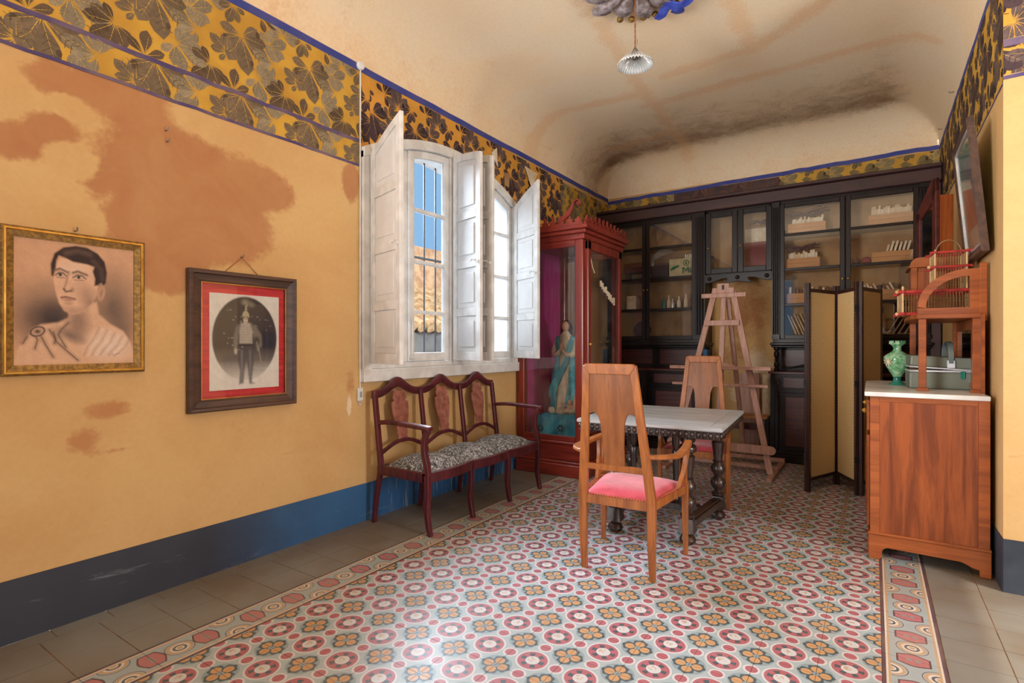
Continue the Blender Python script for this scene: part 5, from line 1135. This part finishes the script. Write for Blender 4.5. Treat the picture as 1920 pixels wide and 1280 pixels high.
bx_ = thing('dark_box', 'dark red lacquered box behind the picnic case', 'box', (.512, 5.09, MT+.001), math.radians(4)); B().box(-.06, .06, -.09, .09, 0, .085).build('box_body', 'maroonwood', bx_, bevel=.003); B().box(-.064, .064, -.094, .094, .085, .15).build('box_lid', 'maroonwood', bx_, bevel=.004)
# birdcage on the shelf
cg = thing('birdcage', 'wooden wire birdcage with red rails on the sideboard shelf', 'birdcage', (.345, 4.79, SZ_+.013), math.radians(4))
cx0, cx1, cy0, cy1 = -.185, .205, -.13, .13; tx0, tx1 = .0, .17
h1, h2 = .165, .43
for z in (.012, h1):
    for y in (cy0, cy1): B().box(cx0-.03, cx1+.02, y-.009, y+.009, z-.010, z+.010).build('rail', 'red', cg, bevel=.003)
    for x in (cx0, cx1): B().box(x-.009, x+.009, cy0-.03, cy1+.03, z-.010+.001, z+.011).build('rail', 'red', cg, bevel=.003)
for z in (.33, h2):
    for y in (cy0+.04, cy1-.04): B().box(tx0-.03, tx1+.03, y-.007, y+.007, z-.008, z+.008).build('upper_rail', 'red', cg, bevel=.002)
    for x in (tx0, tx1): B().box(x-.007, x+.007, cy0+.02, cy1-.02, z-.007, z+.009).build('upper_rail', 'red', cg, bevel=.002)
for x in (cx0, cx1):
    for y in (cy0, cy1): B().lathe([(.0065, 0), (.0065, h1+.02), (.009, h1+.03), (.004, h1+.04)], 8, (x, y, 0)).build('corner_stick', 'cane', cg)
for x in (tx0, tx1):
    for y in (cy0+.04, cy1-.04): B().lathe([(.006, h1), (.006, h2+.01), (.004, h2+.02)], 8, (x, y, 0)).build('tower_stick', 'cane', cg)
for z in (.012, h1, .33):
    for y in (cy0,): 
        for x in ((cx0-.03, ) if z < .3 else (tx0-.03,)): B().ball((x-.004, y+(.04 if z > .3 else 0), z), .012, .012, .012, 8, 6).build('rail_knob', 'cane', cg, smooth=50)
wr = B()
for k in range(1, 24):
    x = cx0+(cx1-cx0)*k/24
    for y in (cy0, cy1): wr.tube([(x, y, .012), (x, y, h1)], .0022, 4)
for k in range(1, 16):
    y = cy0+(cy1-cy0)*k/16
    for x in (cx0, cx1): wr.tube([(x, y, .012), (x, y, h1)], .0022, 4)
for k in range(1, 12):
    x = tx0+(tx1-tx0)*k/12
    for y in (cy0+.04, cy1-.04): wr.tube([(x, y, h1), (x, y, h2)], .0022, 4)
for k in range(1, 10):
    y = cy0+.04+(cy1-cy0-.08)*k/10
    for x in (tx0, tx1): wr.tube([(x, y, h1), (x, y, h2)], .0022, 4)
for z in (.06, .11): wr.tube([(cx0, cy0, z), (cx1, cy0, z), (cx1, cy1, z), (cx0, cy1, z), (cx0, cy0, z)], .002, 4)
for z in (.22, .27): wr.tube([(tx0, cy0+.04, z), (tx1, cy0+.04, z), (tx1, cy1-.04, z), (tx0, cy1-.04, z), (tx0, cy0+.04, z)], .002, 4)
tag(wr.build('cage_wires', 'wire', cg), kind='stuff')
B().tube([((tx0+tx1)/2+.068*math.cos(t), 0, h2+.008+.085*math.sin(t)) for t in np.linspace(PI, 0, 17)], .004, 6).build('carrying_hoop', 'wire', cg, smooth=50)
B().tube([(tx0, 0, .26), (tx1, 0, .26)], .005, 6).build('perch', 'cane', cg); B().box(cx0, cx1, cy0, cy1, .002, .010).build('cage_floor', 'pine', cg)
# ------------------------------------------------------------------ framed pictures
def frame_ring(b, y0, y1, z0, z1, prof, mk):
    k = len(b.v)
    for ins, d in prof: b.v += [mk(y0+ins, z0+ins, d), mk(y1-ins, z0+ins, d), mk(y1-ins, z1-ins, d), mk(y0+ins, z1-ins, d)]
    n = len(prof)
    for i in range(n):
        for j in range(4): a, c = k+4*i, k+4*((i+1) % n); b.f.append((a+j, a+(j+1) % 4, c+(j+1) % 4, c+j))
    return b
def sheet(par, name, mk, y0, y1, z0, z1, d, nx, ny, fn, m):
    s_, t_ = np.meshgrid(np.linspace(0, 1, nx), np.linspace(0, 1, ny), indexing='ij')      # s right, t down
    b = B(); b.v = [mk(y0+(y1-y0)*a, z1-(z1-z0)*c, d) for a, c in zip(s_.ravel(), t_.ravel())]
    b.f = [(i*ny+j, i*ny+j+1, (i+1)*ny+j+1, (i+1)*ny+j) for i in range(nx-1) for j in range(ny-1)]
    o = b.build(name, m, par, fix=False); c = fn(s_, t_); paint(o, np.concatenate([c.reshape(-1, 3), np.ones((c.size//3, 1))], 1)); return o
def el(s_, t_, cx, cy, rx, ry, soft=.15, ang=0):
    dx, dy = s_-cx, t_-cy
    if ang: dx, dy = dx*math.cos(ang)+dy*math.sin(ang), -dx*math.sin(ang)+dy*math.cos(ang)
    d = np.sqrt((dx/rx)**2+(dy/ry)**2); return np.clip((1+soft-d)/(2*soft), 0, 1)
def stroke(s_, t_, pts, w_, soft=.5):
    m = np.zeros_like(s_)
    for (a, c), (e, f) in zip(pts, pts[1:]):
        dx, dy = e-a, f-c; q = np.clip(((s_-a)*dx+(t_-c)*dy)/(dx*dx+dy*dy+1e-9), 0, 1); d = np.hypot(s_-a-q*dx, (t_-c-q*dy)*1.15)
        m = np.maximum(m, np.clip((w_*(1+soft)-d)/(2*w_*soft), 0, 1))
    return m
def poly(s_, t_, pts, soft=.008):
    pts = np.array(pts); ins = np.zeros(s_.shape, bool); dm = np.full(s_.shape, 9.)
    for (a, c), (e, f) in zip(pts, np.roll(pts, -1, 0)):
        ins ^= ((c > t_) != (f > t_)) & (s_ < (e-a)*(t_-c)/(f-c+1e-12)+a)
        dx, dy = e-a, f-c; q = np.clip(((s_-a)*dx+(t_-c)*dy)/(dx*dx+dy*dy+1e-9), 0, 1); dm = np.minimum(dm, np.hypot(s_-a-q*dx, t_-c-q*dy))
    return np.clip(.5+np.where(ins, dm, -dm)/(2*soft), 0, 1)
def over(c, m, col, k=1.0): m = (m*k)[..., None]; return c*(1-m)+sl(col)*m
def portrait(s_, t_):
    c = np.broadcast_to(sl((214, 166, 130)), s_.shape+(3,)).copy(); nz = rng.random(s_.shape)
    c = over(c, el(s_, t_, .30, .60, .26, .20, .8), (70, 62, 62), .85); c = over(c, el(s_, t_, .30, .66, .18, .12, .8), (40, 38, 44), .7)
    c = over(c, el(s_, t_, .80, .52, .17, .24, .9), (84, 74, 70), .8); c = over(c, el(s_, t_, .88, .72, .1, .16, .8), (96, 82, 76), .6)
    bust = poly(s_, t_, [(.0, .98), (.04, .86), (.13, .75), (.2, .68), (.34, .66), (.42, .62), (.44, .5), (.66, .48), (.68, .58), (.78, .66), (.90, .72), (.97, .82), (1., .95), (1., 1.), (0, 1.)], .012)
    c = over(c, bust, (220, 176, 142)); c = over(c, el(s_, t_, .78, .84, .16, .1, .8)*bust, (232, 206, 186), .8)
    c = over(c, el(s_, t_, .5, .66, .085, .13, .6)*bust, (134, 106, 92), .75); c = over(c, el(s_, t_, .43, .76, .1, .035, .8, .4)*bust, (92, 78, 76), .7)
    face = poly(s_, t_, [(.31, .2), (.30, .30), (.315, .40), (.345, .50), (.385, .56), (.44, .59), (.50, .585), (.56, .55), (.62, .49), (.66, .42), (.68, .3), (.66, .2), (.5, .13), (.36, .14)], .008)
    c = over(c, face, (224, 178, 146)); c = over(c, el(s_, t_, .60, .48, .06, .12, .9, -.5)*face, (150, 118, 100), .75); c = over(c, el(s_, t_, .46, .56, .1, .03, .9)*face, (164, 128, 108), .6); c = over(c, el(s_, t_, .47, .21, .1, .05, .9)*face, (236, 202, 176), .6)
    c = over(c, el(s_, t_, .70, .40, .032, .062, .25, .2), (206, 160, 130)); c = over(c, el(s_, t_, .70, .40, .015, .04, .6, .2), (136, 106, 92), .6)
    hair = poly(s_, t_, [(.285, .28), (.28, .19), (.31, .10), (.38, .045), (.48, .02), (.58, .025), (.67, .065), (.73, .13), (.75, .22), (.74, .31), (.72, .33), (.70, .31), (.67, .335), (.64, .34), (.645, .28), (.625, .22), (.64, .18), (.58, .165), (.52, .16), (.46, .155), (.40, .13), (.345, .115), (.325, .16), (.32, .22), (.30, .29)], .008)
    c = over(c, hair, (62, 46, 42)); c = over(c, stroke(s_, t_, [(.40, .09), (.5, .06), (.6, .08)], .022, .9)*hair, (112, 88, 78), .6); c = over(c, stroke(s_, t_, [(.63, .13), (.70, .2), (.71, .28)], .02, .9)*hair, (96, 76, 68), .6)
    for x, y, w_ in ((.36, .275, .042), (.51, .285, .052)):
        c = over(c, stroke(s_, t_, [(x-w_, y-.040), (x-w_*.2, y-.055), (x+w_*1.3, y-.030)], .008, .9), (84, 66, 60), .9); c = over(c, el(s_, t_, x, y-.028, w_*1.1, .02, .9), (150, 120, 102), .55); c = over(c, el(s_, t_, x, y-.004, w_*.9, .014, .4), (204, 170, 144), .7)
        c = over(c, stroke(s_, t_, [(x-w_, y+.002), (x-w_*.4, y-.02), (x+w_*.5, y-.02), (x+w_*1.1, y+.004)], .0045, .8), (62, 52, 50), .9); c = over(c, el(s_, t_, x-.004, y-.006, .013, .013, .4), (58, 50, 50)); c = over(c, stroke(s_, t_, [(x-w_*.8, y+.018), (x+w_*.8, y+.018)], .004, .8), (110, 88, 80), .7)
    c = over(c, stroke(s_, t_, [(.425, .24), (.40, .34), (.385, .385)], .008, .9), (160, 124, 104), .7); c = over(c, stroke(s_, t_, [(.385, .385), (.40, .405), (.445, .395)], .009, .8), (92, 72, 66), .85); c = over(c, el(s_, t_, .455, .385, .014, .018, .8), (140, 108, 92), .6)
    c = over(c, stroke(s_, t_, [(.365, .455), (.40, .448), (.42, .452), (.475, .462)], .009, .7), (120, 84, 76), .9); c = over(c, el(s_, t_, .42, .47, .04, .014, .6), (176, 126, 108), .8); c = over(c, el(s_, t_, .42, .5, .03, .01, .8), (168, 130, 110), .6)
    for p in ([(.13, .73), (.18, .80), (.16, .87)], [(.2, .76), (.24, .84), (.30, .94)], [(.27, .72), (.33, .82), (.42, .90), (.50, .97)], [(.30, .74), (.32, .79), (.31, .83)], [(.1, .78), (.07, .83)], [(.42, .66), (.36, .72), (.34, .76), (.40, .86)]): c = over(c, stroke(s_, t_, p, .016, .95), (120, 96, 84), .45); c = over(c, stroke(s_, t_, p, .0045, .9), (82, 68, 64), .8)
    c = over(c, el(s_, t_, .18, .735, .06, .04, .3, -.3), (190, 150, 124)); c = over(c, np.abs(el(s_, t_, .18, .735, .06, .04, .1, -.3)-el(s_, t_, .18, .735, .048, .03, .1, -.3)), (84, 70, 64)); c = over(c, el(s_, t_, .18, .735, .02, .014, .5), (96, 80, 74))
    for k in range(9): x = .62+k*.035; c = over(c, stroke(s_, t_, [(x+.06, .69+.012*k), (x+.02, .78+.01*k), (x-.04, .86+.006*k), (x-.07, .93)], .007, .98)*bust, (240, 222, 206) if k % 2 else (178, 142, 120), .5)
    c = over(c, stroke(s_, t_, [(.77, .94), (.80, .91), (.81, .94), (.84, .92), (.87, .915)], .002, .8), (120, 90, 76), .7)
    return c*(.80+.12*nz)[..., None]
M['drawing'] = attr_mat('charcoal_drawing', 'paint', .65, .25, 25)
p1 = thing('gilt_framed_drawing', 'gilt framed charcoal portrait of a young man in a toga', 'picture', (XL, 1.055, 1.255), world=True)
mkw = lambda y, z, d: (XL+d, y, z)
frame_ring(B(), .757, 1.352, 1.25, 1.957, [(0, .004), (0, .022), (.006, .030), (.020, .034), (.020, .026), (.05, .018), (.05, .004)], mkw).build('frame', 'gilt', p1)
frame_ring(B(), .757+.007, 1.352-.007, 1.257, 1.95, [(.002, .030), (.005, .038), (.011, .039), (.015, .032)], mkw).build('gilt_bead', 'gold', p1)
sheet(p1, 'drawing', mkw, .806, 1.303, 1.30, 1.908, .012, 200, 240, portrait, 'drawing')
def soldier(s_, t_):
    c = np.broadcast_to(sl((216, 208, 192)), s_.shape+(3,)).copy(); ov = el(s_, t_, .5, .465, .465, .445, .02)
    fade = np.clip((.95-t_)/.25, 0, 1); bg = over(np.broadcast_to(sl((74, 64, 56)), s_.shape+(3,)).copy(), el(s_, t_, .8, .5, .3, .2, .9), (34, 42, 58), .8); bg = over(bg, np.clip((t_-.55)/.2, 0, 1), (132, 122, 108), .8)
    m = (ov*fade)[..., None]; c = c*(1-m)+bg*m
    D, Lc, Md = (78, 74, 74), (176, 164, 146), (122, 112, 100)
    c = over(c, poly(s_, t_, [(.40, .54), (.60, .54), (.62, .70), (.60, .80), (.585, .93), (.63, .95), (.55, .95), (.53, .80), (.505, .68), (.48, .80), (.465, .94), (.40, .95), (.415, .80), (.385, .70)], .012), D, .8)
    c = over(c, poly(s_, t_, [(.36, .34), (.43, .295), (.56, .295), (.66, .34), (.73, .43), (.74, .54), (.67, .60), (.62, .5), (.60, .42), (.40, .42), (.385, .52), (.37, .61), (.33, .60), (.32, .46)], .016), Md, .9)
    c = over(c, poly(s_, t_, [(.43, .30), (.56, .30), (.59, .38), (.595, .52), (.405, .52), (.41, .38)], .012), Lc, .95)
    for k in range(6): c = over(c, stroke(s_, t_, [(.425, .34+.028*k), (.575, .34+.028*k)], .003, .9), (120, 108, 96), .6)
    c = over(c, stroke(s_, t_, [(.405, .535), (.60, .535)], .012, .5), (56, 52, 52)); c = over(c, el(s_, t_, .355, .60, .022, .03, .4), Lc); c = over(c, el(s_, t_, .655, .49, .045, .045, .5), (64, 60, 62))
    c = over(c, stroke(s_, t_, [(.655, .50), (.70, .62), (.72, .72)], .008, .7), (150, 140, 120), .8)
    c = over(c, el(s_, t_, .495, .265, .034, .04, .25), (196, 176, 150)); c = over(c, stroke(s_, t_, [(.472, .257), (.487, .255)], .004, .8), (90, 76, 68)); c = over(c, stroke(s_, t_, [(.503, .255), (.52, .257)], .004, .8), (90, 76, 68)); c = over(c, stroke(s_, t_, [(.485, .285), (.507, .285)], .003, .8), (110, 80, 72))
    c = over(c, poly(s_, t_, [(.447, .238), (.45, .205), (.465, .18), (.49, .168), (.515, .172), (.538, .19), (.548, .215), (.552, .245), (.5, .236)], .006), (176, 162, 128)); c = over(c, stroke(s_, t_, [(.44, .24), (.5, .234), (.56, .247)], .005, .5), (84, 74, 62))
    c = over(c, stroke(s_, t_, [(.495, .17), (.50, .13), (.515, .11)], .012, .6), (170, 156, 124)); c = over(c, el(s_, t_, .49, .08, .05, .03, .6), (150, 138, 116), .8); c = over(c, el(s_, t_, .575, .10, .05, .028, .6), (140, 128, 108), .7)
    for x in (.44, .56): c = over(c, stroke(s_, t_, [(x, .60), (x+.005, .90)], .014, .9), (128, 126, 128), .6)
    for k in range(26): c = over(c, el(s_, t_, rng.uniform(.1, .9), rng.uniform(.15, .6), .006+.01*rng.random(), .006, .5), (170, 168, 160), .6)
    return c*(.93+.14*rng.random(s_.shape))[..., None]
p2 = thing('silk_mounted_photograph', 'brown framed oval photograph of a uniformed person mounted on red silk', 'picture', (XL, 1.93, .995), world=True)
frame_ring(B(), 1.575, 2.281, .992, 1.848, [(0, .004), (0, .045), (.008, .052), (.022, .050), (.030, .036), (.062, .030), (.066, .034), (.074, .030), (.074, .004)], mkw).build('frame', 'darkframe', p2)
frame_ring(B(), 1.649, 2.207, 1.066, 1.774, [(0, .026), (0, .032), (.004, .032), (.004, .026)], mkw).build('slip', 'gold', p2)
B().box(XL+.004, XL+.012, 1.64, 2.215, 1.055, 1.785).build('silk_mount', 'silk', p2)
sheet(p2, 'photograph', mkw, 1.705, 2.165, 1.115, 1.715, .0135, 120, 150, soldier, 'drawing')
B().box(XL+.018, XL+.0205, 1.645, 2.211, 1.062, 1.778).build('picture_glass', 'glass', p2)
B().tube([(XL+.012, 1.80, 1.848), (XL+.014, 1.91, 1.952), (XL+.012, 2.02, 1.848)], .0022, 5).build('hanging_cord', 'cord', p2)
def nail(x, y, z, label, d=(1, 0, 0)):
    b = B().tube([(0, 0, 0), (d[0]*.03, d[1]*.03, -.002), (d[0]*.034, d[1]*.034, .016)], .004, 6); o = b.build('wall_hook', 'steel', smooth=40); o.location = (x, y, z); tag(o, label, 'hook')
nail(XL+.001, 1.91, 1.955, 'small hook holding the cord of the silk-mounted photograph'); nail(XL+.001, 1.045, 1.972, 'small hook above the gilt frame'); nail(XL+.001, 1.466, 2.617, 'upper of two bare nails high on the stained wall'); nail(XL+.001, 1.472, 2.556, 'lower of two bare nails high on the stained wall')
nail(XR-.015, 6.2, 3.65, 'nearer hook in the right cove', (-1, 0, 0)); nail(XR-.015, 7.2, 3.65, 'farther hook in the right cove', (-1, 0, 0))
# picture on the right wall, leaning forward
p3 = thing('leaning_framed_print', 'framed print with sage green mount leaning out from the right wall', 'picture', (XR-.03, 4.66, 1.965)); p3.rotation_euler = (0, math.radians(-5.0), 0)
mk3 = lambda y, z, d: (-d, y, z)
frame_ring(B(), -.37, .37, 0, .83, [(0, 0), (0, .03), (.008, .04), (.03, .036), (.045, .026), (.06, .024), (.06, 0)], mk3).build('frame', 'darkframe', p3)
frame_ring(B(), -.37, .37, 0, .83, [(.050, .025), (.052, .031), (.062, .031), (.062, .022)], mk3).build('silver_slip', 'alu', p3)
B().box(-.016, -.004, -.32, .32, .05, .78).build('mount', 'sage', p3)
def seascape(s_, t_):
    c = np.broadcast_to(sl((168, 160, 148)), s_.shape+(3,)).copy(); c = over(c, np.clip((t_-.5)*4, 0, 1), (122, 110, 96)); c = over(c, el(s_, t_, .5, .55, .3, .3, .7), (92, 80, 74), .7); return c*(.9+.2*rng.random(s_.shape))[..., None]
sheet(p3, 'print', mk3, -.20, .20, .20, .64, .018, 30, 30, seascape, 'drawing'); B().box(-.0235, -.021, -.315, .315, .055, .775).build('picture_glass', 'glass', p3)
# ------------------------------------------------------------------ cable, switch, ceiling rose and lamp
cb = thing('cable_run', 'white cable with round junction box and small switch left of the window', 'cable', (XL, 2.868, 1.0), world=True)
B().tube([(XL+.008, 2.87, 3.56), (XL+.008, 2.868, 2.4), (XL+.008, 2.866, 1.05)], .006, 6).build('cable', 'plastic', cb, smooth=40)
B().lathe([(.034, 0), (.034, .02), (.028, .028), (.006, .03)], 18, (XL, 2.868, 3.585), 'x').build('junction_box', 'plastic', cb, smooth=40)
B().box(XL+.001, XL+.022, 2.838, 2.888, .955, 1.06).build('switch_body', 'plastic', cb, bevel=.005); B().box(XL+.022, XL+.026, 2.852, 2.874, .985, 1.03).build('switch_rocker', 'alu', cb, bevel=.001)
B().tube(catmull([(XL+.01, 2.855, .955), (XL+.012, 2.856, .93), (XL+.012, 2.868, .925), (XL+.01, 2.874, .955)], 4), .003, 5).build('cable_loop', 'plastic', cb)
LX_, LY_ = -1.435, 3.75
cr = thing('ceiling_rose', 'plaster ceiling rose of grey leaves with a blue ribbon', 'ceiling rose', (LX_, LY_, 4.05))
B().lathe([(.16, -.002), (.15, -.02), (.08, -.035), (.02, -.04)], 24).build('boss', 'greyplaster', cr, smooth=50)
for k in range(12):
    a = 2*PI*k/12+.1; L = .30+.05*(k % 2); pts = leaflet(L, .075, .02, 7)
    b = B(); m_ = Matrix.Rotation(a, 4, 'Z') @ Matrix.Translation((.10, 0, 0))
    n7 = len(pts); b.v = [(p[0], p[1], -.03-.03*math.sin(PI*p[0]/L)) for p in pts]+[(p[0], p[1]*.6, -.05-.04*math.sin(PI*p[0]/L)) for p in pts]; b.f = [tuple(range(n7)), tuple(range(2*n7-1, n7-1, -1))]+[(i, (i+1) % n7, n7+(i+1) % n7, n7+i) for i in range(n7)]
    b.xf(m_).build('leaf', 'greyplaster', cr, smooth=60)
rb = [[(q[0]-.17, q[1]-.10, q[2]) for q in p_] for p_ in [[(.28, .42, -.05), (.36, .30, -.08), (.46, .22, -.09), (.52, .10, -.06)], [(.30, .40, -.06), (.24, .50, -.08), (.18, .54, -.08)], [(.28, .42, -.06), (.36, .48, -.09), (.36, .54, -.08), (.30, .58, -.05)], [(.28, .42, -.05), (.42, .44, -.10), (.52, .36, -.07), (.44, .28, -.09), (.34, .36, -.08)]]]
for p in rb: q = catmull(p, 6); B().sweep(q, .012, [.05+.02*math.sin(PI*i/(len(q)-1)) for i in range(len(q))], (0, 0, 1)).build('ribbon', 'bluesheet', cr, smooth=60)
for k in range(7): a = .9+k*.22; B().ball((.42*math.cos(a), .42*math.sin(a), -.05), .028, .028, .022, 8, 6).build('berry', 'gilt', cr, smooth=60)
B().lathe([(.03, 0), (.03, -.06), (.02, -.07)], 12, (.33, .30, 0)).build('iron_stud', 'iron', cr)
pl = thing('pendant_lamp', 'pleated white glass pendant shade on a twisted cord', 'lamp', (LX_, LY_, 3.415))
n = 72; Pr = []
for r, z in ((.028, .08), (.048, .072), (.08, .052), (.112, .024), (.13, .0)):
    Pr.append([(r*math.cos(2*PI*j/n), r*math.sin(2*PI*j/n), z+(.009 if j % 2 else -.004)*min(1, r/.08)) for j in range(n+1)])
so = B().grid(Pr).build('shade', 'milkglass', pl, smooth=20, fix=False); md = so.modifiers.new('thick', 'SOLIDIFY'); md.thickness = .004
B().lathe([(.018, .045), (.024, .055), (.024, .10), (.014, .12), (.006, .13)], 14).build('bulb_holder', 'steel', pl, smooth=40); B().lathe([(.004, -.01), (.018, .0), (.022, .018), (.014, .036), (.012, .05)], 14).build('bulb', 'glass', pl, smooth=60)
tw_ = B()
for ph in (0, PI): tw_.tube([(.004*math.cos(ph+i*.9), .004*math.sin(ph+i*.9), .125+i*.0113) for i in range(46)], .003, 5)
tw_.build('twisted_cord', 'cord', pl, smooth=60); B().tube([(.0, 0, .13), (.02, -.004, .16), (.012, 0, .19)], .0025, 5).build('hook_wire', 'steel', pl)
